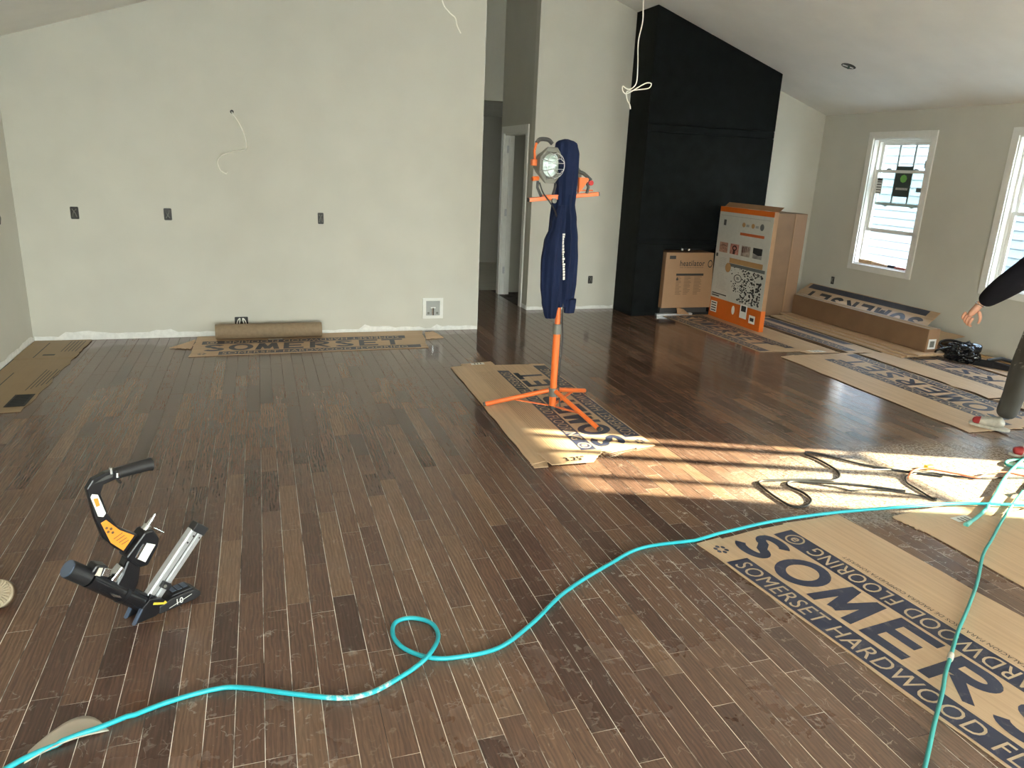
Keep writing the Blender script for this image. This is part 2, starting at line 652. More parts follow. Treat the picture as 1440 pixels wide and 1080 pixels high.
def text_words(s_, pos, box, name, mat, parent, flip=False, bold=0.0):
    """a line of lettering, one mesh per word"""
    vs, fs = text2d(s_, bold)
    par = list(range(len(vs)))

    def find(a):
        while par[a] != a:
            par[a] = par[par[a]]
            a = par[a]
        return a
    for f in fs:
        for k in f[1:]:
            par[find(k)] = find(f[0])
    iv = {}
    for i, (x, y) in enumerate(vs):
        r = find(i)
        a = iv.setdefault(r, [x, x])
        a[0], a[1] = min(a[0], x), max(a[1], x)
    items = sorted(iv.items(), key=lambda t: t[1][0])
    gaps = []
    end = items[0][1][1]
    for r, (a, b) in items[1:]:
        gaps.append(a - end)
        end = max(end, b)
    nw = len(s_.split())
    cut = sorted(gaps)[-(nw - 1)] if nw > 1 else 9
    word = {}
    w = 0
    word[items[0][0]] = 0
    for (r, _), g in zip(items[1:], gaps):
        if g >= cut:
            w += 1
        word[r] = w
    u0, u1, v0, v1 = box
    for k in range(w + 1):
        idx = {i: j for j, i in enumerate([i for i in range(len(vs)) if word[find(i)] == k])}
        if not idx:
            continue
        mb = MB()
        pts = []
        for i in idx:
            x, y = vs[i]
            if flip:
                x, y = 1 - x, 1 - y
            pts.append(pos(u0 + (u1 - u0) * x, v0 + (v1 - v0) * y))
        mb.add(pts, [tuple(idx[i] for i in f) for f in fs if word[find(f[0])] == k])
        mb.build(name, mat, parent)


def arc(cx, cy, rx, ry, a0, a1, n=12):
    return [(cx + rx * math.cos(math.radians(a0 + (a1 - a0) * i / n)), cy + ry * math.sin(math.radians(a0 + (a1 - a0) * i / n))) for i in range(n + 1)]


def block_letters(word, sh, parent, mat, box, off=0.0008, th=0.20):
    """heavy wide printed capitals, each letter a mesh of its own"""
    u0, u1, v0, v1 = box
    P = sh.top(off)
    n = len(word)
    cw = (u1 - u0) / n
    W, H = cw * sh.L * 0.92, (v1 - v0) * sh.W
    t = th * H
    h = t / 2 / H
    w_ = t / 2 / W
    G = {
        'M': [[(w_, 0), (w_ * 2.2, 1)], [(w_ * 2.2, 1), (0.5, 0.12)], [(0.5, 0.12), (1 - w_ * 2.2, 1)], [(1 - w_ * 2.2, 1), (1 - w_, 0)]],
        'E': [[(0.08 + w_, 0), (0.08 + w_, 1)], [(0.08, h), (0.92, h)], [(0.08, 0.5), (0.82, 0.5)], [(0.08, 1 - h), (0.92, 1 - h)]],
        'T': [[(0.5, 0), (0.5, 1)], [(0.02, 1 - h), (0.98, 1 - h)]],
        'R': [[(0.10 + w_, 0), (0.10 + w_, 1)], [(0.12, 1 - h), (0.55, 1 - h)] + arc(0.55, 0.72, 0.30 - w_ * 0.2, 0.28 - h, 90, -90)[1:] + [(0.12, 0.44 + h)], [(0.42, 0.46), (0.92, 0.0)]],
        'O': [arc(0.5, 0.5, 0.5 - w_, 0.5 - h, 0, 360, 30)],
        'S': [arc(0.5, 0.74, 0.36 - w_ * 0.5, 0.26 - h, 20, 150, 10) + arc(0.5, 0.74, 0.38 - w_, 0.25 - h, 160, 255, 6) + arc(0.5, 0.26, 0.42 - w_, 0.26 - h, 75, -30, 7)[0:] + arc(0.5, 0.26, 0.42 - w_, 0.26 - h, -40, -165, 9)],
    }
    for k, ch in enumerate(word):
        mb = MB()
        for st in G[ch]:
            q = [Vector((a * W, b * H)) for a, b in st]
            closed = ch == 'O'
            m_ = len(q)
            vs = []
            for i, p in enumerate(q):
                if closed:
                    d = q[(i + 1) % (m_ - 1)] - q[(i - 1) % (m_ - 1)]
                else:
                    d = q[min(i + 1, m_ - 1)] - q[max(i - 1, 0)]
                d.normalize()
                nn_ = Vector((-d.y, d.x)) * t / 2
                if ch in 'MER' and abs(d.y) > 0.95 * 1 and len(st) == 2:
                    nn_ *= 1.0
                vs += [p + nn_, p - nn_]
            out = []
            for p in vs:
                uu = u0 + k * cw + cw * 0.04 + min(max(p.x / W, -0.05), 1.05) * cw * 0.92
                vv = v0 + min(max(p.y / H, 0), 1) * (v1 - v0)
                out.append(P(uu, vv))
            mb.add(out, [(2 * i, 2 * i + 1, 2 * i + 3, 2 * i + 2) for i in range(m_ - 1)])
        mb.build('letter', mat, parent)


def rect_on(mb, pos, u0, u1, v0, v1, nu=1):
    for k in range(nu):
        a = u0 + (u1 - u0) * k / nu
        b = u0 + (u1 - u0) * (k + 1) / nu
        mb.add([pos(a, v0), pos(b, v0), pos(b, v1), pos(a, v1)], [(0, 1, 2, 3)])


# ------------------------------------------------------------------ room shell
XL, XR = -1.93, 6.89
YB, YB2, YR = 7.29, 8.25, -3.4
RX, EZ, SL = 2.48, 2.43, 0.335
RZ = EZ + SL * (RX - XL)
FAR = 12.6


def zc(x):
    return RZ - SL * abs(x - RX)


# floor slab (pale dust shows in the joints) and the planks on it
fb = MB().box(XL - 0.12, XR + 0.15, YR - 0.12, 9.68, -0.06, -0.0009)
floor = fb.build('floor', M_seam, kind='structure')

PITCH = 0.0862
SEAM0 = 0.0244


def project(p):
    d = Vector(p) - CAM
    z = d.dot(F0)
    if z < 0.05:
        return None
    return (720 + FPX * d.dot(R0) / z, 540 - FPX * d.dot(U0) / z)


def plank_area(x0, x1, y0, y1):
    ps = [project((x, y, 0)) for x, y in ((x0, y0), (x1, y0), (x1, y1), (x0, y1))]
    if any(p is None for p in ps):
        return 0
    cs = [(min(max(p[0], 0), 1440), min(max(p[1], 0), 1080)) for p in ps]
    a = 0
    for i in range(4):
        a += cs[i][0] * cs[(i + 1) % 4][1] - cs[(i + 1) % 4][0] * cs[i][1]
    return abs(a) / 2


planks = []
k0 = int((XL - SEAM0) / PITCH) - 1
k1 = int((XR - SEAM0) / PITCH) + 1
rp = random.Random(11)
for k in range(k0, k1 + 1):
    x0 = SEAM0 + k * PITCH
    x1 = x0 + PITCH
    if x1 < XL + 0.01 or x0 > XR - 0.01:
        continue
    x0, x1 = max(x0, XL), min(x1, XR)
    xm = (x0 + x1) / 2
    yend = YB if xm < 2.09 else (9.68 if xm < 2.975 else YB2)
    y = YR - rp.random() * 0.5
    while y < yend:
        ln = rp.choice([0.28, 0.36, 0.45, 0.5, 0.62, 0.75, 0.9, 1.05])
        y2 = min(y + ln, yend)
        if yend - y2 < 0.12:
            y2 = yend
        if y2 > YR:
            planks.append((plank_area(x0, x1, max(y, YR), y2), x0, x1, max(y, YR), y2, rp.random(), rp.uniform(-1, 1), rp.uniform(-1, 1)))
        y = y2
planks.sort(key=lambda t: -t[0])


def plank_geo(x0, x1, y0, y1, t1, t2):
    g = 0.0011
    b = 0.0007
    X0, X1, Y0, Y1 = x0 + g, x1 - g, y0 + g * 0.7, y1 - g * 0.7
    a = 0.00022 * t1
    c = 0.00022 * t2
    top = [a + c, -a + c, -a - c, a - c]
    vs = [(X0, Y0, -0.0021), (X1, Y0, -0.0021), (X1, Y1, -0.0021), (X0, Y1, -0.0021)]
    vs += [(X0, Y0, -0.0008 + top[0]), (X1, Y0, -0.0008 + top[1]), (X1, Y1, -0.0008 + top[2]), (X0, Y1, -0.0008 + top[3])]
    vs += [(X0 + b, Y0 + b, top[0]), (X1 - b, Y0 + b, top[1]), (X1 - b, Y1 - b, top[2]), (X0 + b, Y1 - b, top[3])]
    fs = []
    for i in range(2):
        for k in range(4):
            k2 = (k + 1) % 4
            fs.append((i * 4 + k, i * 4 + k2, (i + 1) * 4 + k2, (i + 1) * 4 + k))
    fs.append((8, 9, 10, 11))
    return vs, fs


def plank_mesh(lst, name):
    vs, fs, rn = [], [], []
    for (_, x0, x1, y0, y1, r, t1, t2) in lst:
        v, f = plank_geo(x0, x1, y0, y1, t1, t2)
        k = len(vs)
        vs += v
        fs += [tuple(i + k for i in q) for q in f]
        rn += [r] * len(f)
    me = bpy.data.meshes.new(name)
    me.from_pydata(vs, [], fs)
    at = me.attributes.new('rnd', 'FLOAT', 'FACE')
    at.data.foreach_set('value', rn)
    me.materials.append(M_floor)
    o = bpy.data.objects.new(name, me)
    C.objects.link(o)
    o.parent = floor
    return o


NP = 299
for p in planks[:NP]:
    plank_mesh([p], 'plank')
rest = plank_mesh(planks[NP:], 'plank_field')
rest['kind'] = 'stuff'

# light unfinished floor and the dark rooms past the hall
MB().box(XL, XR, 9.68, FAR, -0.06, -0.004).build('floor', M_sub, kind='structure')
MB().box(3.1, XR, YB2 + 0.12, 9.68, -0.06, -0.003).build('floor', M_sub, kind='structure')

# vaulted ceiling: two sloping slabs
T = 0.15
YC1 = 9.62
cb = MB()
cb.prism([(XL - 0.12, YR - 0.12, zc(XL - 0.12)), (RX, YR - 0.12, RZ), (RX, YR - 0.12, RZ + T), (XL - 0.12, YR - 0.12, zc(XL - 0.12) + T)], (0, YC1 - YR + 0.12, 0))
cb.build('ceiling', M_ceil, kind='structure')
cb = MB()
cb.prism([(RX, YR - 0.12, RZ), (XR + 0.15, YR - 0.12, zc(XR + 0.15)), (XR + 0.15, YR - 0.12, zc(XR + 0.15) + T), (RX, YR - 0.12, RZ + T)], (0, YC1 - YR + 0.12, 0))
cb.build('ceiling', M_ceil, kind='structure')
MB().box(XL, XR, 9.62, FAR, 2.42, 2.55).build('ceiling', M_ceil, kind='structure')
MB().box(3.1, XR, YB2 + 0.12, 9.62, 2.3, 2.36).build('ceiling', M_ceil, kind='structure')


def gable_pts(x0, x1, y, z0=0.0):
    p = [(x0, y, z0), (x1, y, z0), (x1, y, zc(x1))]
    if x0 < RX < x1:
        p.append((RX, y, RZ))
    p.append((x0, y, zc(x0)))
    return p


MB().prism(gable_pts(XL, 2.09, YB), (0, 0.12, 0)).build('wall_back', M_wall, kind='structure')
MB().prism(gable_pts(2.975, XR, YB2), (0, 0.12, 0)).build('wall_alcove', M_wall, kind='structure')
MB().box(XL - 0.12, XL, YR, 9.62, 0, zc(XL)).build('wall_left', M_wall, kind='structure')
# hall: left side, header, far wall
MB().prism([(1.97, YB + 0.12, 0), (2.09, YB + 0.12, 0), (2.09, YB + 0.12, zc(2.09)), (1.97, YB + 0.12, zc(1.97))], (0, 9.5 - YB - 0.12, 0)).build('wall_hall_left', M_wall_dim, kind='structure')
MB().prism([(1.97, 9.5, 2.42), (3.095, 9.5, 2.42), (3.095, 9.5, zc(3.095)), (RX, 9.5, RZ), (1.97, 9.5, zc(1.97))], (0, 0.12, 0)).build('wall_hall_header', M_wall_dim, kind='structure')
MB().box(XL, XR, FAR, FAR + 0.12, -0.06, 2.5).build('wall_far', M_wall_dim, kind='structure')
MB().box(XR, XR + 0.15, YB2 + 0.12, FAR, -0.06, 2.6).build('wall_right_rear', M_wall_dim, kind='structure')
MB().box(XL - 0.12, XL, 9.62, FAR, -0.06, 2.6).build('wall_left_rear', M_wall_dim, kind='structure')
# hall right side with a door opening
DY0, DY1, DZ = 8.52, 9.35, 2.03
hb = MB()
hb.box(2.975, 3.095, YB2 + 0.12, DY0, 0, 2.42)
hb.box(2.975, 3.095, DY1, 9.5, 0, 2.42)
hb.box(2.975, 3.095, DY0, DY1, DZ, 2.42)
hb.prism([(2.975, YB2 + 0.12, 2.42), (3.095, YB2 + 0.12, 2.42), (3.095, YB2 + 0.12, zc(3.095)), (2.975, YB2 + 0.12, zc(2.975))], (0, 9.5 - YB2 - 0.12, 0))
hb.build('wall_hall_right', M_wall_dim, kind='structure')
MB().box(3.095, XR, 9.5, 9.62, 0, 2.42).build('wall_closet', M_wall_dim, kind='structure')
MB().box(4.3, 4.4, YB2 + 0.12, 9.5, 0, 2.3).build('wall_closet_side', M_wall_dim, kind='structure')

# door casing, jamb and hinges in the hall
d1 = empty('door_1', None, None, kind='structure')
b_ = MB()
b_.box(2.957, 2.975, DY0 - 0.085, DY0, 0, DZ + 0.085)
b_.build('casing', M_white, d1, bevel=0.003)
MB().box(2.957, 2.975, DY1, DY1 + 0.085, 0, DZ + 0.085).build('casing', M_white, d1, bevel=0.003)
MB().box(2.956, 2.975, DY0 - 0.0, DY1 + 0.0, DZ, DZ + 0.085).build('casing', M_white, d1, bevel=0.003)
MB().box(2.972, 3.10, DY0, DY0 + 0.018, 0, DZ).build('jamb', M_white, d1)
MB().box(2.972, 3.10, DY1 - 0.018, DY1, 0, DZ).build('jamb', M_white, d1)
MB().box(2.972, 3.10, DY0 + 0.018, DY1 - 0.018, DZ - 0.018, DZ).build('jamb', M_white, d1)
MB().box(3.03, 3.045, DY1 - 0.03, DY1 - 0.018, 0, DZ - 0.018).build('door_stop', M_white, d1)
for hz in (0.28, 1.02, 1.80):
    MB().box(3.0, 3.03, DY1 - 0.021, DY1 - 0.018, hz, hz + 0.09).build('hinge', M_alu, d1)


# right wall with its window openings
def wall_x(name, x0, x1, y0, y1, z1, holes, mat):
    ys = sorted({y0, y1} | {h[0] for h in holes} | {h[1] for h in holes})
    mb = MB()
    for a, b in zip(ys[:-1], ys[1:]):
        hs = sorted([h for h in holes if h[0] <= a + 1e-6 and h[1] >= b - 1e-6], key=lambda h: h[2])
        z = 0
        for h in hs:
            if h[2] > z:
                mb.box(x0, x1, a, b, z, h[2])
            z = h[3]
        mb.box(x0, x1, a, b, z, z1)
    return mb.build(name, mat, kind='structure')


W1 = (6.545, 7.36, 0.69, 2.135)
W2 = (4.715, 5.53, 0.69, 2.135)
SD = (1.11, 2.14, 0.06, 2.13)
W4 = (-3.1, -0.95, 0.1, 2.13)  # unseen opening added for cross-light on the left wall and ceiling
W3 = (2.87, 3.69, 0.69, 2.135)  # unseen window added to brighten the left ceiling and back wall
HOLES = [W1, W2, W3, SD, W4]
wall_x('wall_right', XR, XR + 0.15, YR - 0.12, YB2 + 0.12, zc(XR), HOLES, M_wall)

# wall behind the camera, its wide unseen opening shaped for fill light
RH = [(-1.75, 2.3, 0.05, 2.13)]
rb = MB()
xs = sorted({XL - 0.12, XR + 0.15, RX} | {h[0] for h in RH} | {h[1] for h in RH})
for a, b in zip(xs[:-1], xs[1:]):
    z = 0
    for h in RH:
        if h[0] <= a + 1e-6 and h[1] >= b - 1e-6:
            if h[2] > 0:
                rb.box(a, b, YR - 0.12, YR, 0, h[2])
            z = h[3]
    rb.prism([(a, YR - 0.12, z), (b, YR - 0.12, z), (b, YR - 0.12, zc(b)), (a, YR - 0.12, zc(a))], (0, 0.12, 0))
rb.build('wall_front', M_wall, kind='structure')
for nm, h in (('fill_window_4', RH[0]),):
    w = empty(nm, None, None, kind='structure')
    n = 3
    for i in range(n + 1):
        x = h[0] + (h[1] - h[0]) * i / n
        x = min(max(x, h[0] + 0.03), h[1] - 0.03)
        MB().box(x - 0.03, x + 0.03, YR - 0.09, YR - 0.03, h[2], h[3]).build('mullion', M_white, w)
    MB().box(h[0] + 0.06, h[1] - 0.06, YR - 0.09, YR - 0.03, h[2], h[2] + 0.06).build('rail', M_white, w)
    MB().box(h[0] + 0.06, h[1] - 0.06, YR - 0.09, YR - 0.03, h[3] - 0.06, h[3]).build('rail', M_white, w)
    MB().box(h[0], h[1], YR - 0.062, YR - 0.058, h[2], h[3]).build('pane', M_glass, w)


def yz_frame(mb, x0, x1, h, w, wb=None, wt=None):
    y0, y1, z0, z1 = h
    wb = wb or w
    wt = wt or w
    mb.box(x0, x1, y0, y0 + w, z0, z1)
    mb.box(x0, x1, y1 - w, y1, z0, z1)
    mb.box(x0, x1, y0 + w, y1 - w, z0, z0 + wb)
    mb.box(x0, x1, y0 + w, y1 - w, z1 - wt, z1)


def window(name, h, raised):
    y0, y1, z0, z1 = h
    w = empty(name, None, None, kind='structure')
    cw = 0.075
    MB().box(XR - 0.02, XR, y0 - cw, y0, z0 - cw, z1 + cw).build('casing', M_white, w, bevel=0.003)
    MB().box(XR - 0.02, XR, y1, y1 + cw, z0 - cw, z1 + cw).build('casing', M_white, w, bevel=0.003)
    MB().box(XR - 0.02, XR, y0, y1, z1, z1 + cw).build('casing', M_white, w, bevel=0.003)
    MB().box(XR - 0.02, XR, y0, y1, z0 - cw, z0).build('casing', M_white, w, bevel=0.003)
    m = MB()
    yz_frame(m, XR, XR + 0.145, h, 0.012)
    m.build('jamb', M_white, w)
    h2 = (y0 + 0.012, y1 - 0.012, z0 + 0.012, z1 - 0.012)
    m = MB()
    yz_frame(m, XR + 0.062, XR + 0.14, h2, 0.022)
    m.build('frame', M_white, w)
    a, b, c, d = h2[0] + 0.022, h2[1] - 0.022, h2[2] + 0.022, h2[3] - 0.022
    mid = (c + d) / 2
    # outer upper sash with two muntins
    up = empty('upper_sash', None, None)
    up.parent = w
    hu = (a, b, mid - 0.02, d)
    m = MB()
    yz_frame(m, XR + 0.108, XR + 0.132, hu, 0.034, 0.032, 0.034)
    m.build('sash_rail', M_white, up)
    for i in (1, 2):
        y = a + 0.034 + (b - a - 0.068) * i / 3
        MB().box(XR + 0.112, XR + 0.126, y - 0.008, y + 0.008, hu[2] + 0.032, hu[3] - 0.034).build('muntin', M_greyplast, up)
    MB().box(XR + 0.119, XR + 0.121, a + 0.03, b - 0.03, hu[2] + 0.03, hu[3] - 0.03).build('pane', M_glass, up)
    # inner lower sash
    lo = empty('lower_sash', None, None)
    lo.parent = w
    lz = c + raised
    hl = (a, b, lz, lz + (mid - c) + 0.02)
    m = MB()
    yz_frame(m, XR + 0.072, XR + 0.098, hl, 0.034, 0.04, 0.032)
    m.build('sash_rail', M_white, lo)
    MB().box(XR + 0.084, XR + 0.086, a + 0.03, b - 0.03, hl[2] + 0.03, hl[3] - 0.03).build('pane', M_glass, lo)
    for t in (0.24, 0.76):
        y = a + (b - a) * t
        MB().tube([(XR + 0.083, y - 0.03, hl[3] + 0.004), (XR + 0.083, y, hl[3] + 0.012), (XR + 0.083, y + 0.03, hl[3] + 0.004)], 0.009, 8).build('sash_lock', M_greyplast, lo, smooth=True)
        MB().tube([(XR + 0.118, y - 0.03, hu[2] + 0.002), (XR + 0.118, y, hu[2] - 0.008), (XR + 0.118, y + 0.03, hu[2] + 0.002)], 0.008, 8).build('tilt_latch', M_greyplast, up, smooth=True)
    MB().box(XR + 0.06, XR + 0.145, h2[0], h2[1], z0 + 0.012, z0 + 0.02).build('window_sill', M_white, w)
    return w, h2, hu, hl


w1, h1, hu1, hl1 = window('window_1', W1, 0.36)
w2, h2_, hu2, hl2 = window('window_2', W2, 0.0)
portal('window_daylight', (XR + 0.155, (W1[0] + W1[1]) / 2, 1.41), (0.8, 1.43), (-1, 0, 0))
portal('window_daylight', (XR + 0.155, (W2[0] + W2[1]) / 2, 1.41), (0.8, 1.43), (-1, 0, 0))
portal('window_daylight', (XR + 0.155, (SD[0] + SD[1]) / 2, 1.09), (1.03, 2.07), (-1, 0, 0))
for h in RH:
    portal('window_daylight', ((h[0] + h[1]) / 2, YR - 0.125, (h[2] + h[3]) / 2), (h[1] - h[0], h[3] - h[2]), (0, 1, 0))

portal('window_daylight', (XR + 0.155, (W4[0] + W4[1]) / 2, 1.1), (2.1, 2.0), (-1, 0, 0))
window('fill_window_3', W3, 0.0)
window('fill_window_5', W4, 0.0)
portal('window_daylight', (XR + 0.155, 3.28, 1.41), (0.8, 1.43), (-1, 0, 0))
# stickers on the first window
st = MB().box(XR + 0.0815, XR + 0.0835, 6.80, 7.03, 1.50, 1.835)
st.build('sticker', plain('dark_green_sticker', (0.03, 0.05, 0.045), 0.5), w1)
m = MB()
m.prism([(XR + 0.081, 6.86 + 0.05 * math.cos(t) + 0.05, 1.70 + 0.045 * math.sin(t)) for t in [k * PI / 4 for k in range(8)]], (-0.0005, 0, 0))
m.build('sticker_emblem', plain('leaf_green', (0.16, 0.42, 0.08), 0.5), w1)
m = MB()
for i in range(8):
    m.box(XR + 0.0805, XR + 0.0812, 6.83 + i * 0.022, 6.843 + i * 0.022, 1.575, 1.60)
m.build('sticker_print', M_paper, w1)
MB().box(XR + 0.0815, XR + 0.0835, 7.21, 7.30, 1.52, 1.70).build('sticker', M_paper, w1)
m = MB()
for i in range(5):
    m.box(XR + 0.0805, XR + 0.0812, 7.22, 7.29, 1.53 + i * 0.03, 1.54 + i * 0.03)
m.box(XR + 0.0805, XR + 0.0812, 7.22, 7.29, 1.67, 1.695)
m.build('sticker_print', M_dkink, w1)
for (a, b, c, d) in ((6.62, 6.67, 1.95, 2.02), (6.60, 6.69, 1.82, 1.90), (6.62, 6.74, 1.56, 1.61)):
    MB().box(XR + 0.1155, XR + 0.1175, a, b, c, d).build('sticker', plain('grey_sticker', (0.30, 0.29, 0.25), 0.6), w1)

# patio door on the right wall (outside the frame): the sun comes in through it
d2 = empty('door_2', None, None, kind='structure')
m = MB()
yz_frame(m, XR + 0.03, XR + 0.12, SD, 0.03)
m.build('frame', M_white, d2)
for yc, wd in ((1.98, 0.075), (1.71, 0.075), (1.37, 0.05)):
    MB().box(XR + 0.06, XR + 0.09, yc - wd / 2, yc + wd / 2, 1.36, SD[3] - 0.03).build('muntin', M_white, d2)
MB().box(XR + 0.06, XR + 0.09, SD[0] + 0.03, SD[1] - 0.03, 1.33, 1.36).build('muntin', M_white, d2)
MB().box(XR + 0.074, XR + 0.076, SD[0] + 0.03, SD[1] - 0.03, SD[2] + 0.03, SD[3] - 0.03).build('pane', M_glass, d2)


# unpainted white strip where the baseboard will go
def primer(name, p0, p1, nrm, hmin=0.03, hmax=0.075, seed=0, t=0.003):
    r = random.Random(seed)
    p0, p1, nrm = Vector(p0), Vector(p1), Vector(nrm)
    L = (p1 - p0).length
    n = max(6, int(L / 0.06))
    mb = MB()
    hs = []
    h = r.uniform(hmin, hmax)
    for i in range(n + 1):
        if r.random() < 0.22:
            h = r.uniform(hmin, hmax)
        hs.append(h + r.uniform(-0.006, 0.006))
    front = [p0 + (p1 - p0) * i / n + nrm * t for i in range(n + 1)]
    poly = front + [front[i] + Vector((0, 0, hs[i])) for i in range(n, -1, -1)]
    for i in range(n):
        a, b = front[i], front[i + 1]
        mb.prism([a, b, b + Vector((0, 0, hs[i + 1])), a + Vector((0, 0, hs[i]))], -nrm * t)
    return mb.build(name, M_primer, kind='structure')


primer('trim_1', (XL + 0.01, YB, 0.001), (2.09, YB, 0.001), (0, -1, 0), 0.03, 0.085, 1)
primer('trim_2', (XL, 3.0, 0.001), (XL, YB - 0.004, 0.001), (1, 0, 0), 0.03, 0.08, 2)
primer('trim_3', (2.975, YB2, 0.001), (4.11, YB2, 0.001), (0, -1, 0), 0.035, 0.05, 3)
MB().box(2.091, 2.095, YB, YB + 0.12, 0, zc(2.095) - 0.01).build('trim_4', M_white, kind='structure')
MB().box(2.970, 2.9745, YB2 + 0.02, 8.434, 0.001, 0.05).build('trim_5', M_primer, kind='structure')

# ------------------------------------------------------------------ outside
g = MB().box(-40, 60, -45, 45, -0.6, -0.45).build('ground', M_ground, kind='structure')
house = empty('neighbouring_house', 'white clapboard sided house seen through the right-hand windows', 'house')
HX = 10.6
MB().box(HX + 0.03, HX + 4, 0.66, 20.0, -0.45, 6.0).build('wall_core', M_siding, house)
nb = 48
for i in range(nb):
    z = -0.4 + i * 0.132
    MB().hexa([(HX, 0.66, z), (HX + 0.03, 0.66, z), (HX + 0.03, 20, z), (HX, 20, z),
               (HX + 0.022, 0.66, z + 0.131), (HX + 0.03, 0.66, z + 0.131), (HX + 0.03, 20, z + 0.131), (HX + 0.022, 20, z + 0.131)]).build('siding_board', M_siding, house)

# ------------------------------------------------------------------ fireplace chase
CX0, CX1, CY = 4.12, 5.79, 7.76
fp = empty('fireplace', 'tall matt black fireplace chase with an open firebox, running up to the ceiling', 'fireplace')
OX0, OX1, OZ0, OZ1 = 4.47, 5.50, 0.03, 0.80


def slab_x(x0, x1, y0, y1, z0, ztop=None):
    mb = MB()
    a = zc(x0) - 0.004 if ztop is None else ztop
    b = zc(x1) - 0.004 if ztop is None else ztop
    mb.prism([(x0, y0, z0), (x1, y0, z0), (x1, y0, b), (x0, y0, a)], (0, y1 - y0, 0))
    return mb


slab_x(CX0, OX0, CY + 0.02, YB2 - 0.002, 0.001).build('side_wall', M_blackbox, fp)
slab_x(OX1, CX1, CY + 0.02, YB2 - 0.002, 0.001).build('side_wall', M_blackbox, fp)
slab_x(OX0, OX1, CY + 0.02, YB2 - 0.002, OZ1).build('upper_core', M_blackbox, fp)
slab_x(OX0, OX1, YB2 - 0.03, YB2 - 0.002, 0.001, OZ1).build('firebox_back', M_void, fp)
MB().box(OX0, OX1, CY + 0.02, YB2 - 0.03, 0.001, OZ0).build('firebox_floor', M_void, fp)
slab_x(CX0, CX1, CY, CY + 0.02, 2.165).build('board', M_blackbox, fp, bevel=0.002)
MB().box(CX0, CX1, CY + 0.003, CY + 0.02, 2.085, 2.160).build('board', M_blackbox, fp, bevel=0.002)
MB().box(CX0, CX1, CY, CY + 0.02, 0.905, 2.08).build('board', M_blackbox, fp, bevel=0.002)
MB().box(CX0, CX1, CY + 0.004, CY + 0.02, 0.855, 0.90).build('board', M_blackbox, fp, bevel=0.002)
MB().box(CX0, OX0, CY, CY + 0.02, 0.001, 0.85).build('board', M_blackbox, fp, bevel=0.002)
MB().box(OX1, CX1, CY, CY + 0.02, 0.001, 0.85).build('board', M_blackbox, fp, bevel=0.002)
MB().box(OX0, OX1, CY, CY + 0.02, OZ1, 0.85).build('board', M_blackbox, fp, bevel=0.002)
for x in (4.70, 4.79):
    MB().box(x, x + 0.025, CY - 0.012, CY, 0.775, 0.80).build('bracket', M_chrome, fp)
MB().box(OX0 - 0.03, 4.92, CY - 0.05, CY, 0.001, 0.03).build('hearth_strip', M_alu, fp)


# ------------------------------------------------------------------ cartons
class Sheet:
    """flattened carton: four corners (u along the print, v across it) and creases (v, height)"""

    def __init__(s, p00, p10, p01, p11, base=0.004, creases=((0, 0), (1, 0)), thick=0.004):
        def v3(p):
            return Vector(p) if len(p) == 3 else Vector((p[0], p[1], 0))
        s.c = [v3(p) for p in (p00, p10, p01, p11)]
        s.base = base
        s.cr = creases
        s.t = thick
        s.L = (s.c[1] - s.c[0]).length
        s.W = (s.c[2] - s.c[0]).length
        s.n = (s.c[1] - s.c[0]).cross(s.c[2] - s.c[0]).normalized()

    def h(s, v):
        for (v0, h0), (v1, h1) in zip(s.cr[:-1], s.cr[1:]):
            if v <= v1 + 1e-9:
                return h0 + (h1 - h0) * (v - v0) / (v1 - v0)
        return s.cr[-1][1]

    def pos(s, u, v, off=0.0):
        a = s.c[0].lerp(s.c[1], u)
        b = s.c[2].lerp(s.c[3], u)
        return a.lerp(b, v) + s.n * (s.base + s.h(v) + off)

    def top(s, off):
        return lambda u, v: s.pos(u, v, s.t + off)

    def panel(s, u0, u1, v0, v1, name, parent, mat=None, ragged=0.0, seed=0, shape=None):
        r = random.Random(seed)
        nu = 14
        mb = MB()
        for i in range(nu + 1):
            u = u0 + (u1 - u0) * i / nu
            j0 = r.uniform(-1, 1) * ragged / s.W if v0 <= 0.001 else 0
            j1 = r.uniform(-1, 1) * ragged / s.W if v1 >= 0.999 else 0
            uu = u
            du = 0
            if i in (0, nu):
                du = r.uniform(-1, 1) * ragged * 2 / s.L
            a, b = v0 + j0, v1 + j1
            if shape:
                a, b = shape(i / nu, v0, v1)
            for (vv, dd) in ((a, du), (b, -du)):
                mb.v.append(tuple(s.pos(uu + dd, vv, 0)))
                mb.v.append(tuple(s.pos(uu + dd, vv, s.t)))
        for i in range(nu):
            k = i * 4
            mb.f += [(k + 1, k + 5, k + 7, k + 3), (k, k + 2, k + 6, k + 4), (k, k + 4, k + 5, k + 1), (k + 2, k + 3, k + 7, k + 6)]
        mb.f += [(0, 1, 3, 2), (nu * 4, nu * 4 + 2, nu * 4 + 3, nu * 4 + 1)]
        o = mb.build(name, mat or M_card, parent)
        at = o.data.attributes.new('sheet', 'FLOAT_VECTOR', 'POINT')
        dat = []
        for i in range(nu + 1):
            u = u0 + (u1 - u0) * i / nu
            for vv in (v0, v0, v1, v1):
                dat += [u * s.L, vv * s.W, seed * 1.7]
        at.data.foreach_set('vector', dat)
        return o


VB1, VL0, VL1, VB2a, VB2b = 0.145, 0.172, 0.438, 0.455, 0.578


